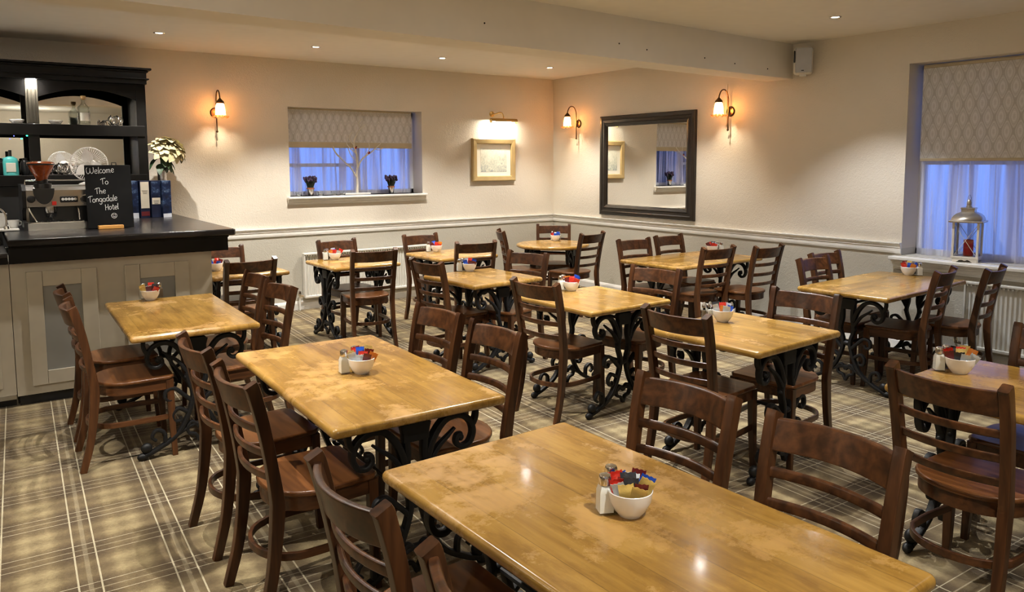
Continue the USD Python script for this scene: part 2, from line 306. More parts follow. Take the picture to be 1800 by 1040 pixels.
mat('thin_glass', {'f': ('layer_weight', {'blend': .12}), 't': ('transparent_bsdf', {'color': (.93, .95, .94)}), 'g': ('glossy_bsdf', {'roughness': .03, 'color': (1, 1, 1)}), 'n': ('noise_texture', {'scale': 2.0}), 'm': ('mix_closure', {})},
    [('f.facing', 'm.fac'), ('t.BSDF', 'm.closure1'), ('g.BSDF', 'm.closure2')], surface='m.closure')
# sheer net: part see-through, part white threads gathered in folds
mat('sheer_net', {'geo': ('geometry', {}), 'mp': ('mapping', {'scale': (13, 13, .45)}), 'n': ('noise_texture', {'scale': 1.0, 'detail': 3.0, 'distortion': .3}), 'r': ('rgb_ramp', {'ramp': [(.36, (.14, .14, .14)), (.50, (.46, .46, .46)), (.62, (.92, .92, .92))]}),
    't': ('transparent_bsdf', {'color': (1, 1, 1)}), 'd': ('diffuse_bsdf', {'color': (.80, .78, .80)}), 'l': ('translucent_bsdf', {'color': (.80, .78, .84)}), 'm1': ('mix_closure', {'fac': .55}), 'm2': ('mix_closure', {})},
    [('geo.position', 'mp.vector'), ('mp.vector', 'n.vector'), ('n.fac', 'r.fac'), ('r.color', 'm2.fac'), ('d.BSDF', 'm1.closure1'), ('l.BSDF', 'm1.closure2'), ('t.BSDF', 'm2.closure1'), ('m1.closure', 'm2.closure2')], surface='m2.closure')
def blind_mat():
    """woven fabric with rows of ogee motifs"""
    N = {'t': ('texture_coordinate', {}), 's': ('separate_xyz', {}), 'u': ('math', {'math_type': 'multiply', 'value2': 2*math.pi/.096}), 'v': ('math', {'math_type': 'multiply', 'value2': 2*math.pi/.235}),
         'cu': ('math', {'math_type': 'cosine'}), 'cv': ('math', {'math_type': 'cosine'}), 'pr': ('math', {'math_type': 'multiply'}), 'ab': ('math', {'math_type': 'absolute'}), 'ad': ('math', {'math_type': 'add'}), 'aa': ('math', {'math_type': 'absolute'}),
         'sv': ('math', {'math_type': 'multiply', 'value2': 2*math.pi/.0125}), 'sn': ('math', {'math_type': 'sine'}), 'sm': ('math', {'math_type': 'multiply_add', 'value2': .05}),
         'hf': ('math', {'math_type': 'multiply', 'value2': .5}), 'r': ('rgb_ramp', {'ramp': [(0, (.60, .575, .53)), (.10, (.62, .595, .55)), (.20, (.80, .78, .74)), (.42, (.66, .64, .60)), (.60, (.74, .72, .68)), (.8, (.84, .82, .79)), (1, (.70, .67, .63))]}),
         'b': ('bump', {'strength': .5, 'distance': .003}), 'd': ('principled_bsdf', {'roughness': .85, 'specular_ior_level': .2}), 'l': ('translucent_bsdf', {}), 'm': ('mix_closure', {'fac': .2})}
    L = [('t.object', 's.vector'), ('s.x', 'u.value1'), ('s.z', 'v.value1'), ('u.value', 'cu.value1'), ('v.value', 'cv.value1'), ('cu.value', 'ad.value1'), ('cv.value', 'ad.value2'), ('ad.value', 'aa.value1'), ('aa.value', 'hf.value1'),
         ('s.z', 'sv.value1'), ('sv.value', 'sn.value1'), ('sn.value', 'sm.value1'), ('hf.value', 'sm.value3'), ('sm.value', 'r.fac'), ('r.color', 'd.base_color'), ('r.color', 'l.color'), ('sm.value', 'b.height'), ('b.normal', 'd.normal'), ('d.BSDF', 'm.closure1'), ('l.BSDF', 'm.closure2')]
    mat('blind_fabric', N, L, surface='m.closure')
blind_mat()
plain('blind_hem', (.55, .47, .33), .8, var=.06)
mat('shade_glass', {'n': ('noise_texture', {'scale': 20.0}), 'r': ('rgb_ramp', {'ramp': [(.2, (1.0, .50, .17)), (.8, (1.0, .58, .22))]}), 'l': ('translucent_bsdf', {}), 'd': ('principled_bsdf', {'roughness': .15, 'base_color': (.9, .7, .5)}), 'm': ('mix_closure', {'fac': .9}), 'e': ('emission', {'strength': 10.0, 'color': (1.0, .43, .13)}), 'a': ('add_closure', {})},
    [('n.fac', 'r.fac'), ('r.color', 'l.color'), ('d.BSDF', 'm.closure1'), ('l.BSDF', 'm.closure2'), ('m.closure', 'a.closure1'), ('e.emission', 'a.closure2')], surface='a.closure')
mat('shade_rim', {'n': ('noise_texture', {'scale': 20.0}), 'r': ('rgb_ramp', {'ramp': [(.2, (.9, .42, .16)), (.8, (1.0, .55, .25))]}), 'l': ('translucent_bsdf', {}), 'd': ('principled_bsdf', {'roughness': .15, 'base_color': (.75, .35, .15)}), 'm': ('mix_closure', {'fac': .55})},
    [('n.fac', 'r.fac'), ('r.color', 'l.color'), ('d.BSDF', 'm.closure1'), ('l.BSDF', 'm.closure2')], surface='m.closure')
def emit(name, col, s): mat(name, {'e': ('emission', {'color': col, 'strength': s})}, surface='e.emission')
emit('lamp_white', (1, .96, .90), 200.); emit('lamp_warm', (1, .72, .38), 45.); emit('led_green', (.02, 1, .35), 9.); emit('led_blue', (.1, .12, 1), 4.); emit('lamp_strip', (1, .93, .78), 30.)
emit('opal_glow', (1, .91, .75), GLOBE/3.2)
def sketch_mat():
    N = {'t': ('texture_coordinate', {}), 'n': ('noise_texture', {'scale': 16.0, 'detail': 6.0, 'roughness': .75, 'distortion': 1.5}), 'n2': ('noise_texture', {'scale': 5.0, 'detail': 2.0}), 's': ('separate_xyz', {}),
         'zz': ('map_range', {'from_min': -.17, 'from_max': .12, 'to_min': .16, 'to_max': -.10}), 'a': ('math', {'math_type': 'add'}), 'a2': ('math', {'math_type': 'multiply_add', 'value2': .30}),
         'r': ('rgb_ramp', {'ramp': [(.50, (.80, .78, .68)), (.70, (.62, .63, .52)), (.95, (.26, .30, .32))]}), 'p': ('principled_bsdf', {'roughness': .8})}
    mat('landscape_sketch', N, [('t.object', 'n.vector'), ('t.object', 'n2.vector'), ('t.object', 's.vector'), ('s.z', 'zz.value'), ('n.fac', 'a.value1'), ('zz.result', 'a.value2'), ('n2.fac', 'a2.value1'), ('a.value', 'a2.value3'), ('a2.value', 'r.fac'), ('r.color', 'p.base_color')])
sketch_mat()
def print_mat():
    """snowy blue mountain print on the cartons"""
    mat('mountain_print', {'t': ('texture_coordinate', {}), 'n': ('noise_texture', {'scale': 14.0, 'detail': 6.0, 'roughness': .65}), 's': ('separate_xyz', {}), 'm': ('math', {'math_type': 'multiply_add', 'value2': 1.1}),
        'r': ('rgb_ramp', {'ramp': [(.35, (.004, .007, .020)), (.52, (.008, .020, .065)), (.62, (.10, .16, .28)), (.72, (.50, .56, .64))]}), 'p': ('principled_bsdf', {'roughness': .35})},
        [('t.object', 'n.vector'), ('n.fac', 'r.fac'), ('r.color', 'p.base_color')])
print_mat()

# ------------------------------------------------------------------ the room
H = 2.79
XL, YF = -9.2, -11.2
struct('floor', bx(XL-.3, .3, YF-.3, .3, -.1, 0), 'tartan_carpet', 'beige and brown tartan carpet')
struct('ceiling', bx(XL-.3, .3, YF-.3, .3, H, H+.12), 'ceiling_paint', 'cream painted ceiling')
WA = dict(x0=-3.736, x1=-2.068, z0=1.281, z1=2.277)       # window in the back wall
WB = dict(y0=-6.45, y1=-4.907, z0=.83, z1=2.483)           # window in the right wall
WF = dict(x0=-8.3, x1=-7.0, z0=1.0, z1=2.25)                 # window in the wall behind the camera
def wall_hole(a0, a1, h0, h1, z0, z1):
    p = sbox(a0, -.0, a1, H).difference(sbox(h0, z0, h1, z1)); return ext(p, .32)
wa = wall_hole(XL-.3, .0, WA['x0'], WA['x1'], WA['z0'], WA['z1']); wa.apply_transform(trimesh.transformations.rotation_matrix(math.pi/2, (1, 0, 0))); wa.apply_translation((0, .32, 0))
struct('wall_back', wa, 'embossed_wallpaper', 'back wall with embossed cream paper and a window', smooth=False)
wb = wall_hole(YF-.3, .32, WB['y0'], WB['y1'], WB['z0'], WB['z1']); wb.apply_transform(trimesh.transformations.rotation_matrix(math.pi/2, (1, 0, 0))); wb.apply_transform(trimesh.transformations.rotation_matrix(math.pi/2, (0, 0, 1)))
struct('wall_right', wb, 'embossed_wallpaper', 'right wall with embossed cream paper, mirror and window', smooth=False)
struct('wall_left', bx(XL-.3, XL, YF, 0, 0, H), 'embossed_wallpaper', 'left wall outside the view', smooth=False)
wf = wall_hole(XL-.3, .0, WF['x0'], WF['x1'], WF['z0'], WF['z1']); wf.apply_transform(trimesh.transformations.rotation_matrix(math.pi/2, (1, 0, 0))); wf.apply_translation((0, YF, 0))
struct('wall_front', wf, 'embossed_wallpaper', 'wall behind the camera with a window', smooth=False)
struct('ceiling_beam', ext(Polygon([(0, -3.762), (0, -3.472), (XL, -3.472+.046*XL), (XL, -3.762+.046*XL)]), H-2.458, 2.458), 'beam_paint', 'boxed-in cream ceiling beam with screw holes', smooth=False)
for i, (sx, sz) in enumerate([(-3.72, 2.60), (-2.42, 2.585), (-1.36, 2.56), (-.93, 2.545), (-.42, 2.535), (-2.10, 2.565)]):
    tag(obj('beam_screw', xf(lathe([(0, 0), (.0065, 0), (.0055, .003), (0, .0035)], 10), (sx, -3.762+.046*sx, sz-.01), rx=90), 'dark_plastic'), f'small dark screw head in the face of the ceiling beam, {["leftmost", "second from the left", "fourth from the left", "fifth from the left", "rightmost", "third from the left"][i]}', 'screw')
# dado rails, baseboards: moulded profiles swept along the walls
def rail(prof, length):
    m = ext(Polygon(prof), length); return m            # profile in xy (x out of the wall, y up), length along z
def along_back(m, x0): # profile x -> -y, y -> z, z -> +x
    m = m.copy(); v = m.vertices.copy(); m.vertices = np.c_[x0+v[:, 2], -v[:, 0], v[:, 1]]; m.fix_normals(); return m
def along_right(m, y0):
    m = m.copy(); v = m.vertices.copy(); m.vertices = np.c_[-v[:, 0], y0+v[:, 2], v[:, 1]]; m.fix_normals(); return m
dado = [(0, .845), (.012, .845), (.016, .862), (.016, .892), (.022, .897), (.022, .912), (.029, .916), (.029, .926), (.036, .930), (.036, .940), (0, .940)]
struct('trim_1', along_back(rail(dado, 9.0), -9.0), 'white_gloss', 'white moulded dado rail on the back wall', smooth=False)
struct('trim_2', along_right(rail(dado, 4.907), -4.907), 'white_gloss', 'white moulded dado rail on the right wall', smooth=False)
bb = [(0, 0), (.018, 0), (.018, .07), (.012, .085), (.006, .095), (0, .10)]
struct('baseboard_back', along_back(rail(bb, 9.0), -9.0), 'skirting_white', 'white skirting along the back wall', smooth=False)
struct('baseboard_right', along_right(rail(bb, 11.0), -11.0), 'skirting_white', 'white skirting along the right wall', smooth=False)
# window 1 (back wall)
def window_back(nm, w, y_in, label):
    t = thing(nm, label, None, (0, 0, 0), 0, None, 'structure')
    x0, x1, z0, z1 = w['x0'], w['x1'], w['z0'], w['z1']; y = y_in
    fr = [bx(x0, x1, y, y+.06, z0, z0+.05), bx(x0, x1, y, y+.06, z1-.05, z1), bx(x0, x0+.05, y, y+.06, z0, z1), bx(x1-.05, x1, y, y+.06, z0, z1)]
    obj('window_frame', cat_(fr), 'pane_white', t, False)
    xm = x0+(x1-x0)*.55
    obj('mullion', bx(xm-.03, xm+.03, y, y+.06, z0, z1), 'pane_white', t, False)
    obj('transom', bx(x0+.05, xm-.03, y+.005, y+.055, z0+.33, z0+.37), 'pane_white', t, False)
    obj('pane', bx(x0+.05, xm-.03, y+.028, y+.034, z0+.05, z1-.05), 'window_pane', t, False); obj('pane', bx(xm+.03, x1-.05, y+.028, y+.034, z0+.05, z1-.05), 'window_pane', t, False)
    return t
w1 = window_back('window_1', WA, .24, 'recessed back window with white frame behind net curtain')
obj('window_sill', cat_([rbx(-3.775, -2.03, -.07, .25, 1.256, 1.281, .005)]), 'white_gloss', w1)
obj('sill_apron', along_back(rail([(0, 1.19), (.012, 1.19), (.012, 1.20), (.022, 1.204), (.022, 1.224), (.036, 1.230), (.036, 1.256), (0, 1.256)], 1.735), -3.77), 'white_gloss', w1, False)
w2 = thing('window_2', 'tall recessed window in the right wall with a deep white sill', None, (0, 0, 0), 0, None, 'structure')
y0, y1, z0, z1 = WB['y0'], WB['y1'], WB['z0'], WB['z1']
obj('window_frame', cat_([bx(.24, .30, y0, y1, z0, z0+.05), bx(.24, .30, y0, y1, z1-.05, z1), bx(.24, .30, y0, y0+.05, z0, z1), bx(.24, .30, y1-.05, y1, z0, z1)]), 'pane_white', w2, False)
obj('transom', bx(.245, .295, y0, y1, 1.62, 1.67), 'pane_white', w2, False)
obj('pane', bx(.268, .274, y0+.05, y1-.05, z0+.05, 1.62), 'window_pane', w2, False); obj('pane', bx(.268, .274, y0+.05, y1-.05, 1.67, z1-.05), 'window_pane', w2, False)
obj('window_sill', rbx(-.10, .25, -6.6, -4.84, .795, .825, .006), 'white_gloss', w2)
obj('sill_apron', along_right(rail([(0, .71), (.018, .71), (.018, .725), (.034, .73), (.034, .755), (.055, .76), (.055, .775), (.075, .78), (.075, .795), (0, .795)], 1.725), -6.58), 'white_gloss', w2, False)
w3 = window_back('window_3', WF, YF-.28, 'window behind the camera')

# curtains and blinds
def net(length, height, waves, amp, seed, flare=.0):
    """pleated sheet: x along, z up"""
    n, m = waves*14, 14; u = np.linspace(0, 1, n); v = np.linspace(0, 1, m); U_, V_ = np.meshgrid(u, v)
    r = np.random.RandomState(seed); ph = np.cumsum(r.uniform(.5, 1.5, n)); ph = ph/ph[-1]*waves*2*math.pi
    y = amp*np.sin(ph)[None, :]*(.75+.35*(1-V_))+.3*amp*np.sin(ph*2.3+1)[None, :]
    x = U_*length+.02*np.sin(V_*3+ph[None, :]*.4)*(1-V_)
    P = np.stack([x, y, V_*height], -1).reshape(-1, 3); F = []
    for i in range(m-1):
        for j in range(n-1): a = i*n+j; F += [(a, a+1, a+n+1), (a, a+n+1, a+n)]
    return trimesh.Trimesh(P, F, process=False)
c1 = thing('net_curtain', 'sheer white net curtain across the small back window', 'curtain', (-3.73, .20, 1.284))
obj('net', net(1.63, .93, 22, .016, 3), 'sheer_net', c1, True); obj('curtain_wire', tube([(0, 0, .935), (1.60, 0, .935)], .004, 6), 'white_plastic', c1)
c2 = thing('net_curtain', 'sheer white net curtain hanging in the tall right-hand window', 'curtain', (.185, -4.935, .828), -90)
obj('net', net(1.48, 1.60, 20, .018, 5), 'sheer_net', c2, True); obj('curtain_wire', tube([(0, 0, 1.605), (1.48, 0, 1.605)], .004, 6), 'white_plastic', c2)
def blind(length, height, seed):
    return rbx(0, length, -.003, .003, 0, height, .002, 6)
b1 = thing('roller_blind', 'patterned fabric blind half lowered in the small back window', 'blind', (-3.725, .15, 1.83))
obj('fabric', bx(0, 1.595, -.002, .002, .06, .43), 'blind_fabric', b1, False); obj('hem', rbx(0, 1.595, -.005, .005, 0, .065, .004), 'blind_hem', b1); obj('roller', tube([(0, 0.012, .435), (1.595, 0.012, .435)], .016, 10), 'blind_hem', b1)
b2 = thing('roller_blind', 'patterned fabric blind half lowered in the tall right-hand window', 'blind', (.15, -4.957, 1.650), -90)
obj('fabric', bx(0, 1.48, -.002, .002, .02, .795), 'blind_fabric', b2, False); obj('hem', rbx(0, 1.48, -.006, .006, 0, .025, .004), 'blind_hem', b2); obj('roller', tube([(0, 0.012, .81), (1.48, 0.012, .81)], .018, 10), 'blind_hem', b2)
c3 = thing('net_curtain', 'sheer net curtain in the window behind the camera', 'curtain', (-8.28, YF-.12, 1.01)); obj('net', net(1.26, 1.22, 16, .018, 8), 'sheer_net', c3, True)

# radiators
def radiator(label, loc, rotz, L, z0, z1):
    t = thing('radiator', label, 'radiator', loc, rotz)
    n = int(L/.033); xs = np.linspace(0, L, n*6+1); ph = (xs/L*n) % 1.0
    d = np.where(ph < .28, .012*np.clip(ph/.08, 0, 1), np.where(ph < .5, .012*np.clip((.36-ph)/.08, 0, 1), 0))
    y = -.055-d; k = len(xs)
    V = np.vstack([np.c_[xs, y, np.full(k, z0+.02)], np.c_[xs, y, np.full(k, z1-.025)], np.c_[xs, np.full(k, -.03), np.full(k, z0+.02)], np.c_[xs, np.full(k, -.03), np.full(k, z1-.025)]]); F = []
    for i in range(k-1): F += [(i, i+1, k+i+1), (i, k+i+1, k+i), (2*k+i, 3*k+i+1, 2*k+i+1), (2*k+i, 3*k+i, 3*k+i+1), (k+i, k+i+1, 3*k+i+1), (k+i, 3*k+i+1, 3*k+i), (i, 2*k+i+1, i+1), (i, 2*k+i, 2*k+i+1)]
    obj('ribbed_panel', trimesh.Trimesh(V, F, process=False), 'radiator_enamel', t, 30)
    obj('top_grille', cat_([rbx(-.01, L+.01, -.085, -.02, z1-.022, z1, .005)]+[bx(x, x+.012, -.080, -.03, z1-.034, z1-.022) for x in np.arange(.01, L-.01, .03)]), 'radiator_enamel', t)
    obj('bottom_edge', rbx(0, L, -.072, -.03, z0, z0+.028, .006), 'radiator_enamel', t); obj('side_panel', bx(-.008, .004, -.08, -.02, z0+.01, z1-.01), 'radiator_enamel', t); obj('side_panel', bx(L-.004, L+.008, -.08, -.02, z0+.01, z1-.01), 'radiator_enamel', t)
    for q in (.2, .8): obj('bracket', bx(L*q, L*q+.03, -.03, -.001, z0+.05, z1-.1), 'radiator_enamel', t)
    obj('valve', cat_([tube([(-.07, -.05, z0+.03), (.0, -.05, z0+.03)], .012, 8), xf(lathe([(0, 0), (.022, 0), (.025, .03), (.018, .055), (0, .058)], 14), (-.06, -.05, z0+.035))]), 'chrome', t)
    obj('supply_pipe', tube([(-.06, -.05, 0), (-.06, -.05, z0+.035)], .009, 8), 'radiator_enamel', t)
    return t
radiator('white ribbed radiator on the back wall below the small window', (-3.62, 0, 0), 0, 1.60, .13, .645)
radiator('white ribbed radiator under the tall right-hand window', (0, -5.48, 0), -90, 1.30, .13, .68)
tag(obj('cable_trunking', rbx(-.012, 0, -2.985, -2.97, 2.03, 2.475, .003), 'cable_white'), 'thin cable trunking running down the wall behind the sconce right of the mirror', 'cable')

# ------------------------------------------------------------------ lamps
def light(parent, kind, name, loc, inten, color, radius, cone=None, soft=.3, direction=None):
    p = f'{parent.GetPath()}/{name}'
    l = UsdLux.SphereLight.Define(stage, p) if kind == 's' else UsdLux.DiskLight.Define(stage, p)
    l.CreateRadiusAttr(radius); l.CreateIntensityAttr(inten); l.CreateColorAttr(Gf.Vec3f(*color)); l.AddTranslateOp().Set(Gf.Vec3d(*loc)); l.CreateNormalizeAttr(True)
    if cone:
        s = UsdLux.ShapingAPI.Apply(l.GetPrim()); s.CreateShapingConeAngleAttr(cone); s.CreateShapingConeSoftnessAttr(soft)
    return l
def downlight(x, y, label, inten, col, cone=50.):
    t = thing('downlight', label, 'ceiling light', (x, y, H))
    obj('trim_ring', xf(lathe([(.032, 0), (.046, 0), (.048, -.004), (.044, -.007), (.034, -.006), (.032, 0)], 24)), 'chrome', t)
    obj('lamp_face', xf(lathe([(0, -.004), (.027, -.004), (.027, -.001), (0, -.001)], 20)), 'lamp_white', t)
    light(t, 's', 'beam', (0, 0, -.03), inten, col, .018, cone, .55)
WHITE, COOL = (1, .95, .87), (.95, .97, 1.0)
for x, l in ((-5.211, 'recessed ceiling spotlight above the bar, leftmost of the back row'), (-3.792, 'recessed ceiling spotlight between the bar and the small back window'), (-2.361, 'recessed ceiling spotlight above the right end of the small back window'), (-.875, 'recessed ceiling spotlight nearest the far corner of the room')):
    downlight(x, -1.03, l, BACKDOWN*(1.5 if x == -3.792 else 1.), WHITE)
downlight(-6.62, -1.03, 'recessed ceiling spotlight above the bar, outside the view', BACKDOWN*.5, WHITE)
downlight(-.968, -4.80, 'recessed bluish-white ceiling spotlight in front of the beam, above the right wall', DOWN*.55, COOL)
for x, l in ((-.95, 'beside the mirror'), (-2.4, 'left of the mirror'), (-3.85, 'over the farthest table of the middle row'), (-5.3, 'over the table by the bar')): downlight(x, -2.6, f'recessed ceiling spotlight hidden by the beam, {l}', DOWN*(.45 if x > -2 else .8), WHITE)
for x, l in ((-2.36, 'over the closest table of the middle row'), (-3.95, 'over the gap left of the middle row'), (-5.5, 'over the long worn table'), (-7.0, 'over the open carpet on the left')): downlight(x, -4.95 if x < -3 else -4.74, f'recessed ceiling spotlight above the view {l}', DOWN*(1.5 if x > -3 else 1.), COOL if x > -3 else WHITE)
for x, l in ((-2.9, 'over the right-edge table'), (-5.2, 'over the nearest table')): downlight(x, -7.9, f'recessed ceiling spotlight of the unseen front row {l}', DOWN*.8, WHITE)

def globe(x, y, label):
    t = thing('globe_lamp', label, 'ceiling light', (x, y, H))
    obj('ceiling_rose', lathe([(0, 0), (.05, 0), (.05, -.012), (.02, -.03), (0, -.03)], 20), 'brass', t); obj('stem', tube([(0, 0, -.02), (0, 0, -.28)], .006, 8), 'brass', t)
    obj('opal_globe', xf(trimesh.creation.icosphere(3, .12), (0, 0, -.40)), 'opal_glow', t, True)
for x, y, l in ((-5.6, -10.0, 'middle, behind the camera'), (-8.2, -8.8, 'left of the camera'), (-8.3, -4.6, 'left of the view')): globe(x, y, f'opal globe lamp hanging in the front part of the room, {l}')

def sconce(label, loc, rotz):
    """wall at local y = 0, room towards -y"""
    t = thing('wall_sconce', label, 'wall lamp', loc, rotz, None)
    obj('backplate', xf(lathe([(0, 0), (.052, 0), (.055, .006), (.046, .016), (.02, .022), (0, .024)], 28), rx=90, s=None), 'bronze', t)
    arm = spline([(0, -.045, -.19), (0, -.045, -.05), (0, -.045, .08), (0, -.052, .155), (0, -.085, .21), (0, -.125, .222), (0, -.165, .205), (0, -.192, .16), (0, -.198, .125)], 8)
    obj('arm', cat_([tube(arm, .0065, 8), tube([(0, -.01, 0), (0, -.045, 0)], .009, 8), xf(trimesh.creation.icosphere(2, .012), (0, -.045, -.195)), xf(trimesh.creation.icosphere(1, .011), (0, -.198, .13))]), 'bronze', t)
    obj('shade_cap', xf(lathe([(0, .03), (.014, .03), (.022, .02), (.036, .006), (.042, -.014), (.038, -.016), (.032, 0), (0, .012)], 20), (0, -.198, .10)), 'bronze', t)
    def flare(z, n=48, lobes=9):
        pass
    n = 54; th = np.arange(n)*2*math.pi/n
    prof = [(.030, .088), (.040, .066), (.046, .03), (.049, -.010), (.052, -.034)]
    rim = [(.052, -.034), (.064, -.048), (.080, -.055)]
    def skin(pr, wav):
        V = np.vstack([np.c_[(r+wav*w*np.cos(9*th))*np.cos(th), -.198+(r+wav*w*np.cos(9*th))*np.sin(th), z+wav*w*1.1*np.cos(9*th)] for (r, z), w in zip(pr, np.linspace(0, 1, len(pr)))]); F = []
        for i in range(len(pr)-1):
            for e in range(n): f = (e+1) % n; F += [(i*n+e, (i+1)*n+f, i*n+f), (i*n+e, (i+1)*n+e, (i+1)*n+f)]
        return trimesh.Trimesh(V, F, process=False)
    sh = obj('glass_shade', skin(prof, 0), 'shade_glass', t, True, 'glowing tulip glass shade'); obj('scalloped_rim', skin(rim, .010), 'shade_rim', t, True)
    obj('bulb', xf(trimesh.creation.icosphere(2, .018), (0, -.198, .062)), 'lamp_warm', t)
    obj('pull_cord', cat_([tube([(0, -.03, -.02), (0, -.03, -.26)], .0018, 6), xf(lathe([(0, .03), (.004, .03), (.008, 0), (0, -.004)], 10), (0, -.03, -.285))]), 'lantern_metal', t)
    light(t, 's', 'bulb_light', (0, -.198, .020), SCONCE, (1, .80, .56), .022)
    return t
sconce('bronze wall lamp with tulip glass shade left of the small back window', (-4.505, 0, 2.18), 0)
sconce('bronze wall lamp with tulip glass shade between the corner and the mirror', (0, -.545, 2.165), -90)
sconce('bronze wall lamp with tulip glass shade right of the mirror', (0, -3.03, 2.185), -90)

pl = thing('picture_light', 'brass picture light glowing above the framed sketch', 'picture light', (0, 0, 0))
obj('rosette', xf(lathe([(0, 0), (.036, 0), (.038, .006), (.022, .014), (0, .018)], 24), (-1.03, 0, 2.285), rx=90), 'brass', pl)
obj('arm', tube(spline([(-1.03, -.01, 2.285), (-1.01, -.06, 2.285), (-.98, -.10, 2.30), (-.945, -.115, 2.295), (-.925, -.12, 2.25), (-.925, -.12, 2.215)], 8), .008, 8), 'brass', pl)
hood = [(math.cos(a)*.032, math.sin(a)*.032) for a in np.linspace(-.3, math.pi+.3, 16)]; hood += [(math.cos(a)*.028, math.sin(a)*.028) for a in np.linspace(math.pi+.3, -.3, 16)]
hm = ext(Polygon(hood), .40); hm.vertices = np.c_[-1.12+hm.vertices[:, 2], -.12+hm.vertices[:, 0], 2.195+hm.vertices[:, 1]]; hm.fix_normals()
obj('hood', cat_([hm, xf(lathe([(0, -.002), (.032, -.002), (.032, .002), (0, .002)], 18), (-1.12, -.12, 2.195), ry=90), xf(lathe([(0, -.002), (.032, -.002), (.032, .002), (0, .002)], 18), (-.72, -.12, 2.195), ry=90)]), 'brass', pl)
obj('tube_lamp', tube([(-1.10, -.12, 2.195), (-.74, -.12, 2.195)], .011, 10), 'lamp_strip', pl)
rl = UsdLux.RectLight.Define(stage, f'{pl.GetPath()}/tube_glow'); rl.CreateWidthAttr(.34); rl.CreateHeightAttr(.02); rl.CreateIntensityAttr(PICLIGHT); rl.CreateNormalizeAttr(True); rl.CreateColorAttr(Gf.Vec3f(1, .93, .76))
rl.AddTranslateOp().Set(Gf.Vec3d(-.92, -.12, 2.178)); rl.AddRotateXOp().Set(35.0)

# ------------------------------------------------------------------ picture, mirror, speaker
pic = thing('framed_picture', 'pale landscape sketch in a wide gilt frame on the back wall', 'picture', (-1.015, 0, 1.69))
def frame4(w, h, fw, prof):
    """mitred frame in the xz plane, front towards -y; prof: (across from the outer edge, depth) points"""
    out = []
    for k in range(4):
        L_ = (w if k % 2 == 0 else h); n = len(prof); pts = []
        for end in (-1, 1):
            for a, d in prof: pts.append((end*(L_/2-a), -d, (h if k % 2 == 0 else w)/2-a))
        F = []
        for i in range(n):
            j = (i+1) % n; F += [(i, j, n+j), (i, n+j, n+i)]
        F += [(0, i+1, i) for i in range(1, n-1)]+[(n, n+i, n+i+1) for i in range(1, n-1)]
        m = trimesh.Trimesh(pts, F, process=False); m.fix_normals(); out.append(xf(m, ry=90*k))
    return out
def rail_parts(t, nm, w, h, prof, m):
    for q in frame4(w, h, 0, prof): obj(nm, q, m, t, False)
rail_parts(pic, 'frame_rail', .675, .555, [(0, .0), (0, .045), (.012, .052), (.062, .046), (.070, .030), (.070, .0)], 'gilt_frame')
obj('mount', bx(-.27, .27, -.022, -.012, -.21, .21), 'mount_board', pic, False); obj('sketch', bx(-.205, .205, -.0235, -.022, -.155, .155), 'landscape_sketch', pic, False)
mir = thing('wall_mirror', 'large mirror in a dark moulded wood frame on the right wall', 'mirror', (0, -1.785, 1.61), -90)
rail_parts(mir, 'frame_rail', 1.575, 1.245, [(0, 0), (0, .030), (.012, .040), (.045, .044), (.055, .034), (.085, .034), (.095, .044), (.125, .030), (.133, .016), (.133, 0)], 'dark_frame')
obj('mirror_glass', bx(-.665, .665, -.016, -.006, -.50, .50), 'mirror_silver', mir, False)
sp = thing('wall_speaker', 'small white loudspeaker with grey grille where the beam meets the right wall', 'speaker', (-.165, -3.985, 2.60), -58)
obj('cabinet', rbx(-.085, .085, -.02, .13, -.125, .125, .025, 12), 'speaker_case', sp); obj('grille', rbx(-.066, .080, -.032, -.015, -.115, .115, .014, 12), 'speaker_grille', sp)
obj('bracket', cat_([bx(-.02, .02, .10, .19, -.135, -.12), bx(-.03, .03, .02, .12, -.14, -.125)]), 'speaker_case', sp); obj('badge', bx(-.012, .012, -.034, -.031, -.10, -.092), 'dark_plastic', sp, False)
obj('port', rbx(-.082, -.068, -.028, -.01, -.02, .09, .005), 'dark_plastic', sp)
# ------------------------------------------------------------------ bar counter
bc = thing('bar_counter', 'taupe panelled bar counter with shaker frames and a black plinth', 'bar counter', (0, 0, 0))
obj('body', cat_([bx(-6.443, -5.145, -2.25, -1.0, .07, .985), bx(-5.62, -5.145, -1.0, -.02, .07, .985)]), 'taupe_paint', bc, False)
obj('plinth', bx(-6.43, -5.16, -2.225, -.02, 0, .07), 'plinth_black', bc, False)
for (xa, xb, xc, xd) in ((-6.353, -6.26, -6.027, -5.93), (-5.752, -5.651, -5.414, -5.313)):
    za, zb, zc, zd, yf = .131, .226, .815, .920, -2.265
    for q in ((xa, xb), (xc, xd)): obj('stile', rbx(q[0], q[1]-.001, yf, -2.249, za, zd, .002), 'taupe_paint', bc)
    for q in ((za, zb), (zc, zd)): obj('rail', rbx(xb+.001, xc-.001, yf, -2.249, q[0], q[1], .002), 'taupe_paint', bc)
    obj('inset_panel', bx(xb, xc, -2.254, -2.2495, zb, zc), 'grey_panel_paint', bc, False, 'grey inset panel')
hp = thing('bar_flap_panel', 'taupe flap panel at the left end of the bar, beside the counter', 'bar counter', (0, 0, 0))
obj('panel', bx(-7.25, -6.447, -2.25, -2.21, .085, .985), 'taupe_paint', hp, False); obj('stile', rbx(-6.62, -6.525, -2.265, -2.249, .14, .93, .002), 'taupe_paint', hp); obj('kick_strip', bx(-7.25, -6.45, -2.255, -2.22, .055, .085), 'steel', hp, False)
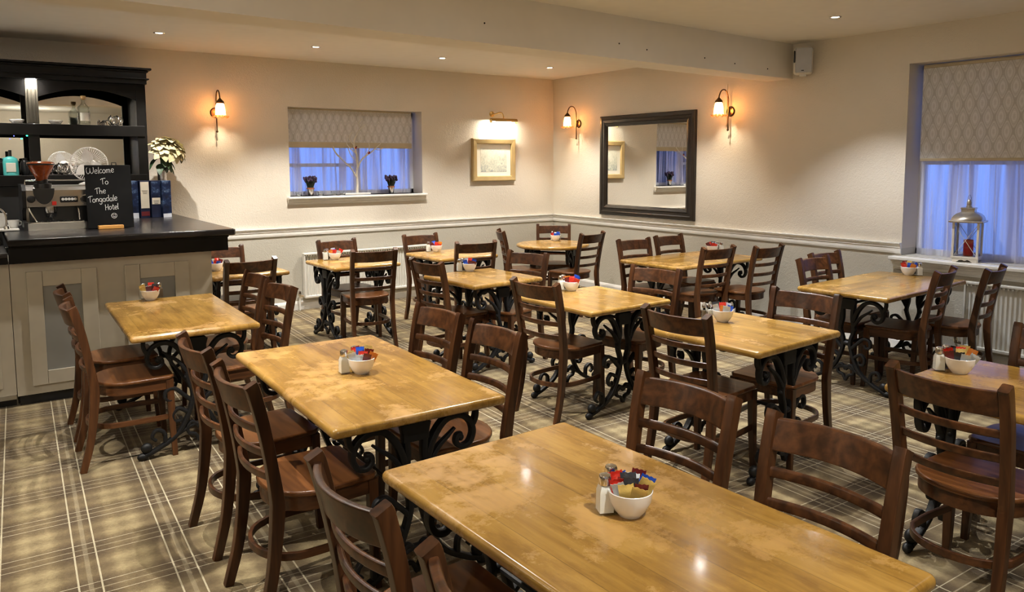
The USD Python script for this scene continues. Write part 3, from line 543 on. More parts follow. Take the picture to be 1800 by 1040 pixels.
obj('plinth', bx(-7.25, -6.45, -2.20, -2.15, 0, .07), 'plinth_black', hp, False); obj('lid', rbx(-7.25, -6.45, -2.34, -1.75, 1.03, 1.065, .006), 'worktop_black', hp); obj('fascia', bx(-7.25, -6.45, -2.30, -2.255, .985, 1.03), 'black_wood', hp, False)
wt = thing('bar_worktop', 'black L-shaped bar worktop with a deep edge', 'worktop', (0, 0, 0))
wp = Polygon([(-6.445, -2.335), (-4.995, -2.335), (-4.975, -2.315), (-4.975, -.01), (-5.62, -.01), (-5.62, -.95), (-6.445, -.95)])
obj('slab', bevel_slab(wp, 1.10, 1.15, .012), 'worktop_black', wt, 40)
obj('fascia', cat_([bx(-6.445, -5.03, -2.30, -2.25, .985, 1.10), bx(-5.08, -5.03, -2.25, -.01, .985, 1.10)]), 'black_wood', wt, False)
obj('edge_bead', cat_([tube([(-6.445, -2.30, 1.095), (-5.03, -2.30, 1.095)], .010, 8), tube([(-5.03, -2.30, 1.095), (-5.03, -.01, 1.095)], .010, 8)]), 'black_wood', wt)
# things on the bar
CB = (-5.748, -1.70, 1.152)
def letters():
    S = {}
    a = lambda cx, cy, rx, ry, a0, a1, n=10: [(cx+rx*math.cos(math.radians(t)), cy+ry*math.sin(math.radians(t))) for t in np.linspace(a0, a1, n)]
    S['W'] = (1.15, [[(0.12, .98), (0, .75), (.02, .3), (.18, .02), (.42, .15), (.52, .6), (.50, .85), (.55, .35), (.72, .02), (.95, .2), (1.02, .65), (.98, .98)]])
    S['e'] = (.5, [[(.04, .28), (.36, .34), (.34, .54), (.18, .58), (.04, .38), (.08, .10), (.24, 0), (.42, .10)]])
    S['l'] = (.2, [[(.10, 1.0), (.06, .5), (.08, .05), (.16, 0)]])
    S['c'] = (.45, [[(.38, .50), (.22, .58), (.05, .36), (.08, .08), (.24, 0), (.40, .10)]])
    S['o'] = (.5, [a(.22, .28, .19, .28, 100, 465, 14)])
    S['m'] = (.75, [[(.04, .55), (.06, 0)], [(.06, .35), (.18, .56), (.30, .45), (.30, 0)], [(.30, .38), (.44, .56), (.56, .45), (.58, .08), (.66, 0)]])
    S['T'] = (.62, [[(0, .78), (.25, .97), (.70, 1.0)], [(.34, .97), (.30, .5), (.32, 0)]])
    S['h'] = (.5, [[(.06, 1.0), (.05, .5), (.06, 0)], [(.06, .32), (.2, .54), (.34, .42), (.36, 0)]])
    S['n'] = (.5, [[(.05, .55), (.06, 0)], [(.06, .35), (.2, .56), (.34, .42), (.36, 0)]])
    S['g'] = (.5, [a(.2, .3, .17, .26, 60, 400, 12), [(.37, .54), (.38, .1), (.34, -.32), (.16, -.40), (.02, -.24)]])
    S['a'] = (.5, [a(.2, .27, .18, .27, 60, 400, 12), [(.37, .54), (.37, .1), (.44, 0)]])
    S['d'] = (.52, [a(.2, .27, .18, .27, 60, 400, 12), [(.38, 1.02), (.38, .1), (.45, 0)]])
    S['H'] = (.62, [[(.06, 1), (.05, 0)], [(.48, 1), (.50, 0)], [(.05, .48), (.50, .54)]])
    S['t'] = (.42, [[(.18, .9), (.17, .15), (.28, 0), (.38, .08)], [(0, .6), (.36, .64)]])
    return S
LET = letters()
def chalk(text, x0, zb, cap, width, slope=0.):
    """handwriting as chalk strokes on the xz plane"""
    tot = sum(LET[ch][0] for ch in text); k = width/tot; out = []; x = 0
    for i, ch in enumerate(text):
        w, st = LET[ch]; jz = .03*math.sin(i*2.3+len(text))
        for s in st:
            p = spline(np.array(s), 4); P = np.c_[x0+(x+p[:, 0])*k, np.full(len(p), 0.), zb+(p[:, 1]+jz)*cap+(x+p[:, 0])*k*slope]
            out.append(sweep(P, np.array([(-.0020, -.0006), (.0020, -.0006), (.0020, .0006), (-.0020, .0006)]), (0, 1, 0)))
        x += w
    return cat_(out)
cbt = thing('chalkboard', 'black chalkboard welcome sign standing on the bar, lettered in white chalk', 'sign', CB, -1.5)
Lx = -.160; ty = .06/.5
tilt = lambda m: xf(m, (0, 0, 0), rx=-7)
obj('board', tilt(rbx(-.16, .16, -.006, .006, 0, .492, .003)), 'chalkboard_black', cbt)
def at_board(px, py): return (-.16+(px-(148+(py-290)*.045))/81.5*.32, (404-py)/113.5*.492)
for wd, pxa, pxb, py, cp in (('Welcome', 152, 201, 306.5, 11.5), ('To', 176, 190.5, 325.5, 10.5), ('The', 166, 186, 342.5, 10.5), ('Tongadale', 154, 206, 357.5, 11), ('Hotel', 183.5, 207.5, 371.5, 10.5)):
    (xa, za), (xb, zb) = at_board(pxa, py), at_board(pxb, py)
    obj('chalk_lettering', tilt(xf(chalk(wd, xa, za, cp/113.5*.492, xb-xa, .06), (0, -.0068, 0))), 'chalk', cbt, False, f'chalk word {wd}')
(xs, zs) = at_board(199, 382)
ring = lambda r, a0, a1, cx=0, cz=0, n=20: sweep([(xs+cx+r*math.cos(math.radians(t)), -.0068, zs+cz+r*math.sin(math.radians(t))) for t in np.linspace(a0, a1, n)], np.array([(-.0017, -.0006), (.0017, -.0006), (.0017, .0006), (-.0017, .0006)]), (0, 1, 0))
obj('smiley', tilt(cat_([ring(.019, 0, 360), ring(.010, 200, 340, 0, .001), ring(.002, 0, 350, -.006, .006, 8), ring(.002, 0, 350, .006, .006, 8)])), 'chalk', cbt, False, 'chalk smiley face')
obj('rear_leg', xf(rbx(-.15, .15, -.005, .005, 0, .49, .003), (0, .125, 0), rx=7), 'chalkboard_black', cbt)
obj('handle', xf(tube([(.03, .0, 0), (.03, .0, .02), (.06, .0, .02), (.06, .0, 0)], .004, 6), (0, .062, .487)), 'dark_plastic', cbt)
tag(obj('sign_holder', rbx(-5.845, -5.67, -1.775, -1.715, 1.15, 1.178, .004), 'orange_wood'), 'short orange wood block in front of the chalkboard on the bar', 'block')

# leaflet cartons by the wall
for i, (x, lab, base, panels) in enumerate([(-5.345, 'blue tall carton half hidden by the chalkboard, leftmost of the four', 'mountain_print', [('carton_white', .0, .05)]),
        (-5.255, 'tall carton with a cream label over a dark red base, on the bar', 'carton_navy', [('carton_cream', .09, .335), ('carton_red', .02, .06)]),
        (-5.165, 'navy tall carton with a small cream label, on the bar', 'carton_navy', [('mountain_print', .20, .335), ('carton_cream', .125, .185)]),
        (-5.075, 'blue and white mountain-print tall carton, nearest the wall on the bar', 'mountain_print', [('carton_white', .0, .035)])]):
    t = thing('carton', lab, 'box', (x-.075+.004*i, -.585, 1.15), 12)
    obj('box', rbx(-.042, .042, -.035, .035, 0, .345, .003), base, t)
    for m_, z0, z1 in panels: obj('front_label', bx(-.038, .038, -.0365, -.0345, z0, z1), m_, t, False)
    if i in (1, 2):
        zc = .25 if i == 1 else .155
        obj('print', cat_([bx(-.026+.004*k, .026-.004*k, -.0372, -.0364, zc-.013*k, zc-.013*k+.005) for k in range(3)]), 'label_print', t, False)
# poinsettia
pv = thing('poinsettia', 'cream poinsettias in a tall silver vase at the end of the bar', 'flowers', (-5.115, -.36, 1.15))
obj('vase', lathe([(0, 0), (.040, 0), (.042, .01), (.040, .42), (.042, .435), (.038, .435), (.036, .02), (0, .02)], 24), 'tin_silver', pv, 40)
def leaf(L, W, fold=.25, curl=.3, n=7):
    s = np.linspace(0, 1, n); w = W*np.sin(np.pi*np.clip(s*.94+.03, 0, 1))**.8*(1-.25*s); z = -curl*L*s*s; P = []; F = []
    for i in range(n): P += [(s[i]*L, -w[i]/2, z[i]+fold*w[i]/2), (s[i]*L, 0, z[i]), (s[i]*L, w[i]/2, z[i]+fold*w[i]/2)]
    for i in range(n-1):
        a = i*3; F += [(a, a+3, a+4), (a, a+4, a+1), (a+1, a+4, a+5), (a+1, a+5, a+2)]
    top = np.array(P); k = len(top); F = np.array(F); bot = top-[0, 0, .0012]
    return trimesh.Trimesh(np.vstack([top, bot]), np.vstack([F, F[:, ::-1]+k]), process=False)
rs = random.Random(5)
heads = [(-.01, .0, .69, 10, -20), (.06, -.05, .73, 15, 10), (.14, -.02, .67, 40, 30), (.05, .05, .69, 0, 0), (.0, -.09, .63, 50, -90), (.10, -.10, .61, 55, -60), (.17, .04, .61, 55, 20), (.13, -.08, .66, 45, -30), (-.01, -.05, .70, 25, -100)]
for hx, hy, hz, tl, az in heads:
    obj('stem', tube(spline([(0, 0, .3), (hx*.4, hy*.4, .48), (hx, hy, hz)], 5), .005, 6), 'poinsettia_leaf', pv)
    for ringi, (cnt, L_, el) in enumerate(((7, .115, 2), (6, .080, 32))):
        for k in range(cnt):
            m = leaf(L_*rs.uniform(.85, 1.10), L_*.78, .16, .35); m = xf(m, ry=-el, rz=360/cnt*k+rs.uniform(-12, 12)+ringi*30); m = xf(m, ry=tl); m = xf(m, rz=az)
            obj('bract', xf(m, (hx, hy, hz)), 'cream_bract', pv, True)
for k, (a, z, L_) in enumerate([(0, .55, .13), (55, .52, .12), (200, .56, .13), (250, .5, .12), (300, .54, .14), (330, .50, .12), (150, .55, .12), (275, .58, .13)]):
    obj('leaf', xf(xf(leaf(L_, .085, .2, .5), ry=25, rz=a), (.03*math.cos(math.radians(a)), .03*math.sin(math.radians(a)), z)), 'poinsettia_leaf', pv, True)
# espresso machine
em = thing('espresso_machine', 'stainless steel espresso machine with built-in amber grinder hopper on the bar', 'coffee machine', (-5.93, -1.28, 1.15))
sidep = Polygon([(-.28, .0), (.28, 0), (.28, .33), (-.20, .335), (-.255, .30), (-.245, .175), (-.13, .165), (-.10, .055), (-.28, .05)])
def side(x0, x1, poly=sidep):
    m = ext(poly, x1-x0); v = m.vertices.copy(); m.vertices = np.c_[x0+v[:, 2], v[:, 0], v[:, 1]]; m.fix_normals(); return m
obj('body', side(-.36, .36), 'steel', em, False)
obj('side_cheek', side(-.385, -.36, Polygon([(-.28, .0), (.28, 0), (.28, .34), (-.20, .345), (-.265, .30), (-.255, .17), (-.15, .15), (-.12, .07), (-.28, .06)])), 'dark_plastic', em, False)
obj('backsplash', bx(-.34, .34, -.145, -.125, .055, .165), 'dark_plastic', em, False); obj('drip_tray', cat_([bx(-.34, .34, -.27, -.13, .05, .058)]), 'chrome', em, False)
obj('drip_grid', cat_([bx(-.30+.035*k, -.29+.035*k, -.26, -.14, .058, .062) for k in range(18)]), 'dark_plastic', em, False)
obj('cup_rail', tube([(-.36, -.19, .345), (-.36, -.19, .375), (.36, -.19, .375), (.36, -.19, .345)], .006, 8), 'chrome', em)
obj('keypad', rbx(-.14, -.02, -.268, -.245, .205, .252, .006), 'dark_plastic', em)
for k in range(5): obj('key', xf(lathe([(0, 0), (.0105, 0), (.0105, .004), (0, .005)], 12), (-.122+.021*k, -.267, .230), rx=90), 'white_plastic', em)
obj('gauge', xf(lathe([(0, 0), (.032, 0), (.034, .006), (.028, .012), (0, .010)], 24), (.03, -.252, .228), rx=90), 'chrome', em); obj('gauge_face', xf(lathe([(0, .0), (.024, .0), (.024, .002), (0, .002)], 20), (.03, -.2635, .228), rx=90), 'dark_plastic', em)
obj('steam_knob', xf(lathe([(0, 0), (.026, 0), (.028, .012), (.024, .03), (0, .034)], 16), (-.33, -.252, .235), rx=90), 'dark_plastic', em)
obj('power_switch', rbx(-.195, -.165, -.262, -.245, .185, .215, .003), 'red_button', em)
obj('front_shield', xf(ext(Polygon([(.070*math.cos(t), .12*math.sin(t)) for t in np.linspace(math.pi, 2*math.pi, 24)]), .03), (-.245, -.25, .315), rx=90), 'dark_plastic', em)
obj('hopper_collar', lathe_at := xf(lathe([(0, 0), (.062, 0), (.06, .05), (.036, .055), (.036, .085), (0, .085)], 24), (-.245, -.20, .30)), 'dark_plastic', em)
obj('bean_hopper', xf(lathe([(0, 0), (.034, 0), (.045, .03), (.080, .095), (.088, .120), (.090, .130), (.087, .130), (.084, .12), (.076, .095), (.040, .034), (0, .01)], 28), (-.250, -.20, .372)), 'amber_plastic', em, 40)
obj('hopper_lid', xf(lathe([(0, .012), (.06, .012), (.085, .004), (.093, 0), (.093, -.006), (.0, -.006)], 28), (-.250, -.20, .509)), 'amber_plastic', em, 40)
obj('hopper_band', xf(lathe([(.0905, 0), (.094, 0), (.094, .010), (.0905, .010), (.0905, 0)], 28), (-.250, -.20, .492)), 'dark_plastic', em)
for gx in (-.20, .12):
    obj('group_head', xf(lathe([(0, 0), (.038, 0), (.042, .02), (.042, .05), (0, .05)], 20), (gx, -.20, .125)), 'chrome', em)
    obj('portafilter', cat_([xf(lathe([(0, 0), (.034, 0), (.036, .028), (0, .028)], 18), (gx, -.20, .095)), tube([(gx, -.23, .108), (gx-.01, -.30, .10), (gx-.015, -.345, .088)], .013, 10)]), 'dark_plastic', em)
obj('steam_wand', tube(spline([(-.345, -.22, .20), (-.345, -.25, .16), (-.31, -.265, .08), (-.30, -.27, .06)], 6), .005, 8), 'chrome', em); obj('steam_wand', tube(spline([(-.03, -.22, .17), (-.02, -.25, .15), (-.015, -.26, .07)], 6), .005, 8), 'chrome', em)
# fan on the machine
fn = thing('desk_fan', 'white desk fan with wire cage standing on the espresso machine', 'fan', (-5.815, -1.17, 1.482), -18)
obj('base', cat_([lathe([(0, 0), (.085, 0), (.088, .008), (.05, .022), (.02, .03), (0, .03)], 24), tube([(0, 0, .02), (0, .01, .12)], .015, 10)]), 'fan_plastic', fn)
C0 = np.array([0, -.02, .165]); cage = []
obj('motor', xf(lathe([(0, -.07), (.03, -.06), (.04, -.02), (.04, .03), (0, .035)], 18), (0, .04, .165), rx=90), 'fan_plastic', fn)
for k in range(48):
    a = k*2*math.pi/48; ca, sa = math.cos(a), math.sin(a)
    cage.append(tube([C0+(.022*ca, -.05, .022*sa), C0+(.09*ca, -.048, .09*sa), C0+(.137*ca, -.022, .137*sa), C0+(.14*ca, 0, .14*sa), C0+(.137*ca, .022, .137*sa), C0+(.06*ca, .05, .06*sa)], .0011, 4))
for r, y in ((.14, 0), (.137, -.022), (.09, -.048), (.137, .022)):
    cage.append(tube([C0+(r*math.cos(t), y, r*math.sin(t)) for t in np.linspace(0, 2*math.pi, 40, endpoint=False)], .002 if r > .138 else .0014, 5, closed=True))
tag(obj('wire_cage', cat_(cage), 'fan_plastic', fn), None, None, None, 'stuff'); obj('badge', xf(lathe([(0, 0), (.024, 0), (.022, .005), (0, .006)], 16), C0+(0, -.048, 0), rx=90), 'fan_plastic', fn)
for k in range(3):
    bl = leaf(.125, .10, .0, .0, 6); obj('blade', xf(xf(bl, rx=25), tuple(C0), rx=90, ry=120*k) if False else xf(xf(xf(bl, rx=20), rx=90), tuple(C0+(0, -.01, 0)), ry=120*k+20), 'fan_plastic', fn)
# cups left of the machine
ct = thing('back_counter', 'black serving shelf left of the espresso machine', 'shelf', (0, 0, 0)); obj('cabinet', bx(-7.3, -6.455, -1.55, -1.05, 0, 1.135), 'plinth_black', ct, False); obj('white_top', rbx(-7.3, -6.345, -1.56, -1.05, 1.152, 1.166, .004), 'white_gloss', ct); obj('edge_support', bx(-7.3, -6.455, -1.55, -1.05, 1.135, 1.152), 'plinth_black', ct, False)
cupprof = [(0, .0), (.022, 0), (.026, .005), (.036, .03), (.040, .06), (.037, .06), (.033, .03), (.022, .008), (0, .007)]
def cup(x, y, z, lab, rz, grp):
    t = thing('coffee_cup', lab, 'cup', (x, y, z), rz, grp); obj('bowl', lathe(cupprof, 20), 'white_china', t, 40); obj('handle', tube(spline([(.035, 0, .048), (.056, 0, .046), (.056, 0, .022), (.034, 0, .018)], 4), .004, 6), 'white_china', t)
n_ = 0
for (x, y) in ((-6.375, -1.42), (-6.45, -1.36), (-6.53, -1.45)):
    for k in range(3 if x < -6.4 else 1):
        cup(x, y, 1.166+.026*k, 'white china cup in the stacks left of the espresso machine' if x < -6.4 else 'single white china cup right beside the espresso machine', 30+70*k, 'stacked white cups left of the espresso machine' if x < -6.4 else None)
tp = thing('bar_tap', 'arched chrome tap at the left edge of the view', 'tap', (-6.425, -1.50, 1.166)); obj('spout', tube(spline([(0, 0, 0), (0, 0, .10), (-.03, 0, .15), (-.08, 0, .16), (-.12, 0, .13)], 6), .007, 8), 'chrome', tp); obj('base', lathe([(0, 0), (.018, 0), (.016, .02), (0, .02)], 14), 'chrome', tp)
# ------------------------------------------------------------------ back bar
bb_ = thing('back_bar', 'black back-bar dresser with arched valance, fluted pilasters and mirror', 'shelf unit', (0, 0, 0))
XB0, XB1, YB = -7.98, -5.244, -.45
obj('end_post', bx(XB1-.03, XB1, YB+.02, -.01, 1.15, 2.43), 'black_wood', bb_, False); obj('end_stile', rbx(XB1-.082, XB1, YB, YB+.03, 1.15, 2.43, .003), 'black_wood', bb_)
for px in (-6.152, -7.06):
    obj('pilaster', cat_([rbx(px-.047, px+.047, YB, YB+.03, 2.005, 2.40, .003)]+[tube([(px+dx, YB-.001, 2.02), (px+dx, YB-.001, 2.30)], .007, 6) for dx in (-.024, 0, .024)]), 'pilaster_wood', bb_)
    obj('lower_post', rbx(px-.042, px+.042, YB, YB+.03, 1.55, 1.91, .003), 'black_wood', bb_)
def arch(x0, x1):
    xs = np.linspace(x0, x1, 25); s = (xs-x0)/(x1-x0); z = 2.238+.085*np.sin(np.pi*s)**.9
    return xf(ext(Polygon(list(zip(xs, z))+[(x1, 2.385), (x0, 2.385)]), .02), (0, YB+.025, 0), rx=90)
for q in ((-6.105, -5.326), (-7.013, -6.2), (-7.9, -7.107)): obj('arched_valance', arch(*q), 'black_wood', bb_, False)
obj('canopy', cat_([bx(XB0, XB1, YB-.09, -.01, 2.385, 2.50)]), 'black_wood', bb_, False)
obj('cornice', cat_([rbx(XB0, XB1+.02, YB-.11, -.01, 2.425, 2.437, .004), rbx(XB0, XB1+.015, YB-.105, -.01, 2.49, 2.51, .006), rbx(XB0, XB1+.04, YB-.13, -.01, 2.51, 2.53, .006)]), 'black_wood', bb_, False)
obj('upper_shelf', rbx(XB0, XB1-.03, YB+.0, -.01, 1.975, 2.003, .003), 'black_wood', bb_); obj('shelf_fascia', rbx(XB0, XB1-.02, YB-.012, YB+.012, 1.905, 2.003, .003), 'black_wood', bb_)
obj('lower_shelf', rbx(XB0, XB1-.03, YB+.0, -.01, 1.525, 1.553, .003), 'black_wood', bb_); obj('shelf_fascia', rbx(XB0, XB1-.02, YB-.012, YB+.012, 1.46, 1.553, .003), 'black_wood', bb_)
obj('back_panel', bx(XB0, XB1-.03, -.02, -.005, 1.15, 1.53), 'black_wood', bb_, False); obj('base_panel', bx(XB0, -5.66, -.42, -.38, .0, 1.46), 'plinth_black', bb_, False)
obj('mirror', bx(XB0, XB1-.03, -.018, -.010, 2.003, 2.43), 'mirror_silver', bb_, False); obj('mirror', bx(XB0, XB1-.03, -.018, -.010, 1.553, 1.975), 'mirror_silver', bb_, False)
for px in (-6.15, -7.06):
    obj('spot_trim', xf(lathe([(0, 0), (.034, 0), (.036, -.004), (0, -.006)], 18), (px, YB-.045, 2.385)), 'lamp_white', bb_)
    light(bb_, 's', 'cornice_spot' if px > -7 else 'cornice_spot_b', (px, YB-.05, 2.372), 1.9, WHITE, .012, 60, .4)
obj('green_led', xf(trimesh.creation.icosphere(2, .007), (-6.205, YB-.016, 1.897)), 'led_green', bb_); obj('blue_led', xf(trimesh.creation.icosphere(2, .005), (-6.30, YB-.014, 1.893)), 'led_blue', bb_)
# things on the shelves
bt = thing('glass_bottle', 'clear square-shouldered bottle with a cork on the upper bar shelf', 'bottle', (-5.757, -.415, 2.003), 8)
obj('glass', lathe([(0, 0), (.048, 0), (.052, .006), (.052, .145), (.046, .165), (.022, .185), (.018, .20), (.018, .222), (.023, .224), (.023, .232), (.013, .232), (.013, .2), (.044, .155), (.046, .012), (0, .01)], 28), 'thin_glass', bt, 40)
obj('cork', lathe([(0, .225), (.013, .225), (.014, .234), (.022, .236), (.022, .262), (0, .264)], 18), 'cork', bt, 40); obj('label', xf(ext(Polygon([(math.cos(t)*.0528, math.sin(t)*.0528) for t in np.linspace(-2.4, -.7, 14)]+[(math.cos(t)*.0522, math.sin(t)*.0522) for t in np.linspace(-.7, -2.4, 14)]), .075), (0, 0, .035)), 'label_grey', bt); obj('label_dots', cat_([xf(trimesh.creation.icosphere(1, .0045), (.0525*math.cos(-.95), .0525*math.sin(-.95), .04+.0125*k)) for k in range(7)]), 'label_print', bt)
for x, lab in ((-6.27, 'small white oval dish left of the lit pilaster on the upper bar shelf'), (-5.98, 'small white oval dish right of the lit pilaster on the upper bar shelf')):
    t = thing('oval_dish', lab, 'dish', (x, -.415, 2.003)); obj('dish', xf(lathe([(0, 0), (.03, 0), (.045, .02), (.05, .034), (.044, .036), (.038, .022), (0, .008)], 24), s=(1.15, .7, 1)), 'white_china', t, 40); obj('rim_band', xf(lathe([(.028, .008), (.030, .012), (.026, .020), (.022, .012), (.028, .008)], 20), (0, -.018, .004), s=(1, .5, 1)), 'label_print', t)
def twist(lab, loc, sc):
    t = thing('wire_ornament', lab, 'ornament', loc)
    r2 = random.Random(3)
    for k in range(6):
        c_ = np.array([r2.uniform(-.04, .05), r2.uniform(-.02, .02), .03+r2.uniform(0, .012)])*sc; a = r2.uniform(0, 3.1); R_ = .032*sc
        obj('loop', tube([c_+(R_*math.cos(t_)*math.cos(a), R_*math.cos(t_)*math.sin(a), R_*.9*math.sin(t_)) for t_ in np.linspace(0, 2*math.pi, 20, endpoint=False)], .004*sc, 6, closed=True), 'chrome', t)
    obj('knob', xf(trimesh.creation.icosphere(2, .018*sc), (0, 0, .018*sc)), 'chrome', t)
twist('looped silver ornament at the right end of the upper bar shelf', (-5.52, -.41, 2.003), 1.3); twist('tangle of silver beads on the lower bar shelf beside the fan', (-5.95, -.40, 1.553), 1.5)
tb_ = thing('pump_bottle', 'turquoise bottle on the lower bar shelf', 'bottle', (-6.335, -.40, 1.553)); obj('body', xf(lathe([(0, 0), (.055, 0), (.058, .006), (.058, .12), (.05, .148), (.022, .165), (0, .166)], 24), s=(1, .7, 1)), 'teal_plastic', tb_, 40); obj('neck', lathe([(0, .165), (.012, .165), (.012, .22), (0, .22)], 12), 'dark_plastic', tb_); obj('label', rbx(-.036, .036, -.043, -.036, .03, .11, .003), 'label_grey', tb_)
for x, lab, r in ((-6.225, 'dark round jar right of the turquoise bottle on the lower bar shelf', .04), (-6.42, 'dark bowl left of the turquoise bottle on the lower bar shelf', .06)):
    t = thing('dark_jar', lab, 'jar', (x, -.30, 1.553)); obj('body', lathe([(0, 0), (r*.7, 0), (r, .03), (r*.95, .10), (r*.6, .13), (0, .135)], 20), 'dark_plastic', t, 40); obj('lid', lathe([(0, .133), (r*.5, .133), (r*.45, .15), (0, .155)], 16), 'dark_plastic', t, 40)

# ------------------------------------------------------------------ sill things
def tin_plant(lab, loc, seed):
    t = thing('potted_lavender', lab, 'plant', loc); r3 = random.Random(seed)
    obj('tin_pot', lathe([(0, 0), (.028, 0), (.042, .092), (.044, .095), (.040, .095), (.027, .005), (0, .005)], 20), 'tin_silver', t, 40); obj('band', lathe([(.0405, .078), (.0435, .078), (.0445, .093), (.0415, .093), (.0405, .078)], 20), 'terracotta_band', t)
    st, fl = [], []
    for k in range(70):
        a, q = r3.uniform(0, 6.28), r3.uniform(0, 1)**.5; p0 = np.array([.03*q*math.cos(a), .03*q*math.sin(a), .085]); p1 = np.array([.075*q*math.cos(a), .075*q*math.sin(a), .20+r3.uniform(-.03, .02)])
        st.append(tube([p0, (p0+p1)/2+(0, 0, .012), p1], .0035, 5)); fl.append(xf(trimesh.creation.icosphere(1, .011), p1+(0, 0, -.004), s=(1, 1, 1.5)))
    tag(obj('stems', cat_(st), 'dark_foliage', t), None, None, None, 'stuff'); tag(obj('flower_spikes', cat_(fl), 'violet_flower', t), None, None, None, 'stuff')
tin_plant('dark lavender in a tin pot at the left end of the small back window sill', (-3.47, .085, 1.281), 1); tin_plant('dark lavender in a tin pot at the right end of the small back window sill', (-2.455, .085, 1.281), 2)
tr = thing('twig_tree', 'bare white twig tree standing on the small back window sill', 'ornament', (-2.905, .075, 1.281))
obj('base', rbx(-.16, .16, -.035, .035, 0, .022, .004), 'white_gloss', tr)
def br(pts, r0, r1): p = spline(np.array(pts)*np.array([1, 1, 1.]), 6); return tube(p, 1., 7, scales=np.linspace(r0, r1, len(p)))
obj('trunk', br([(0, 0, .02), (.004, 0, .14), (0, .0, .26), (.012, 0, .33)], .016, .011), 'branch_white', tr)
for pts, r0 in (([(0, 0, .20), (-.08, -.01, .32), (-.17, -.01, .40), (-.26, -.005, .50), (-.285, 0, .57)], .009), ([(.01, 0, .31), (.07, -.01, .42), (.19, 0, .50), (.29, 0, .58), (.33, 0, .62)], .009), ([(.012, 0, .33), (0, -.005, .48), (-.03, -.01, .58), (-.01, -.01, .68), (.06, -.01, .78), (.13, -.005, .83)], .010),
        ([(-.03, -.01, .58), (-.09, -.01, .66), (-.05, -.01, .74)], .006), ([(.0, -.01, .48), (-.09, 0, .56), (-.12, 0, .62), (-.10, 0, .70)], .006), ([(-.20, -.01, .44), (-.24, -.01, .46), (-.30, -.01, .55)], .005), ([(.12, 0, .46), (.17, .0, .55), (.16, 0, .62)], .005), ([(.06, -.01, .78), (.03, -.01, .84), (.09, -.01, .90)], .004), ([(.24, 0, .54), (.29, 0, .53), (.35, 0, .55)], .004), ([(-.0, 0, .40), (-.06, .01, .46), (-.10, .01, .55)], .005)):
    obj('branch', br(pts, r0*1.15, .0042), 'branch_white', tr)
for loc, lab in (((-2.915, .06, 1.832), 'tiny red robin ornament on the left branch of the twig tree'), ((-2.75, .06, 1.772), 'tiny red robin ornament on the right branch of the twig tree')):
    t = thing('robin_ornament', lab, 'ornament', loc); obj('body', xf(trimesh.creation.icosphere(2, .013), s=(1, .8, 1)), 'robin_red', t, True); obj('head', xf(trimesh.creation.icosphere(2, .008), (.007, -.003, .013)), 'dark_plastic', t, True)
for k, x in enumerate((-3.62, -3.36, -3.20, -3.10)):
    t = thing('tealight_glass', ['clear glass tealight holder at the far left of the small window sill', 'clear glass tealight holder right of the left lavender pot', 'clear glass tealight holder in the middle left of the small window sill', 'clear glass tealight holder left of the twig tree'][k], 'candle holder', (x, .06, 1.281))
    obj('glass', lathe([(0, 0), (.030, 0), (.033, .05), (.030, .05), (.027, .006), (0, .006)], 20), 'clear_glass', t, 40); obj('wax', lathe([(0, .0065), (.022, .0065), (.022, .02), (0, .02)], 16), 'white_plastic', t)
ln = thing('candle_lantern', 'white and pewter candle lantern on the right-hand window sill', 'lantern', (.055, -5.42, .825), 14)
w_ = .088
obj('base', cat_([rbx(-w_-.012, w_+.012, -w_-.012, w_+.012, .028, .048, .004), xf(ext(Polygon([(-w_, 0), (-w_+.03, 0), (-w_+.05, .016), (-.02, .02), (0, .012), (.02, .02), (w_-.05, .016), (w_-.03, 0), (w_, 0), (w_, .03), (-w_, .03)]), .012), (0, -w_+.004, 0), rx=90), xf(ext(Polygon([(-w_, 0), (-w_+.03, 0), (-w_+.05, .016), (-.02, .02), (0, .012), (.02, .02), (w_-.05, .016), (w_-.03, 0), (w_, 0), (w_, .03), (-w_, .03)]), .012), (-w_+.004, 0, 0), rx=90, rz=-90), xf(ext(Polygon([(-w_, 0), (-w_+.03, 0), (-w_+.05, .016), (w_-.05, .016), (w_-.03, 0), (w_, 0), (w_, .03), (-w_, .03)]), .012), (0, w_, 0), rx=90), xf(ext(Polygon([(-w_, 0), (-w_+.03, 0), (-w_+.05, .016), (w_-.05, .016), (w_-.03, 0), (w_, 0), (w_, .03), (-w_, .03)]), .012), (w_, 0, 0), rx=90, rz=-90)]), 'lantern_white', ln, False)
for sx in (-1, 1):
    for sy in (-1, 1): obj('corner_post', rbx(sx*w_-.009, sx*w_+.009, sy*w_-.009, sy*w_+.009, .045, .325, .003), 'lantern_white', ln)
for k in range(4):
    obj('glass_pane', xf(bx(-w_+.01, w_-.01, -.001, .001, .05, .32), (-w_*math.sin(math.pi/2*k) if k % 2 else 0, (w_ if k == 2 else -w_) if k % 2 == 0 else 0, 0), rz=90*(k % 2)) if k % 2 == 0 else xf(bx(-w_+.01, w_-.01, -.001, .001, .05, .32), (w_ if k == 1 else -w_, 0, 0), rz=90), 'window_pane', ln, False)
    a = lambda p: tuple(xf(trimesh.Trimesh([p], []), rz=90*k).vertices[0]) if False else (p[0]*math.cos(math.pi/2*k)-p[1]*math.sin(math.pi/2*k), p[0]*math.sin(math.pi/2*k)+p[1]*math.cos(math.pi/2*k), p[2])
    obj('cross_wire', cat_([tube([a((-w_+.01, -w_, .055)), a((w_-.01, -w_, .30))], .002, 6), tube([a((w_-.01, -w_, .055)), a((-w_+.01, -w_, .30))], .002, 6)]), 'lantern_white', ln)
obj('roof_plate', rbx(-w_-.035, w_+.035, -w_-.035, w_+.035, .325, .340, .004), 'lantern_metal', ln)
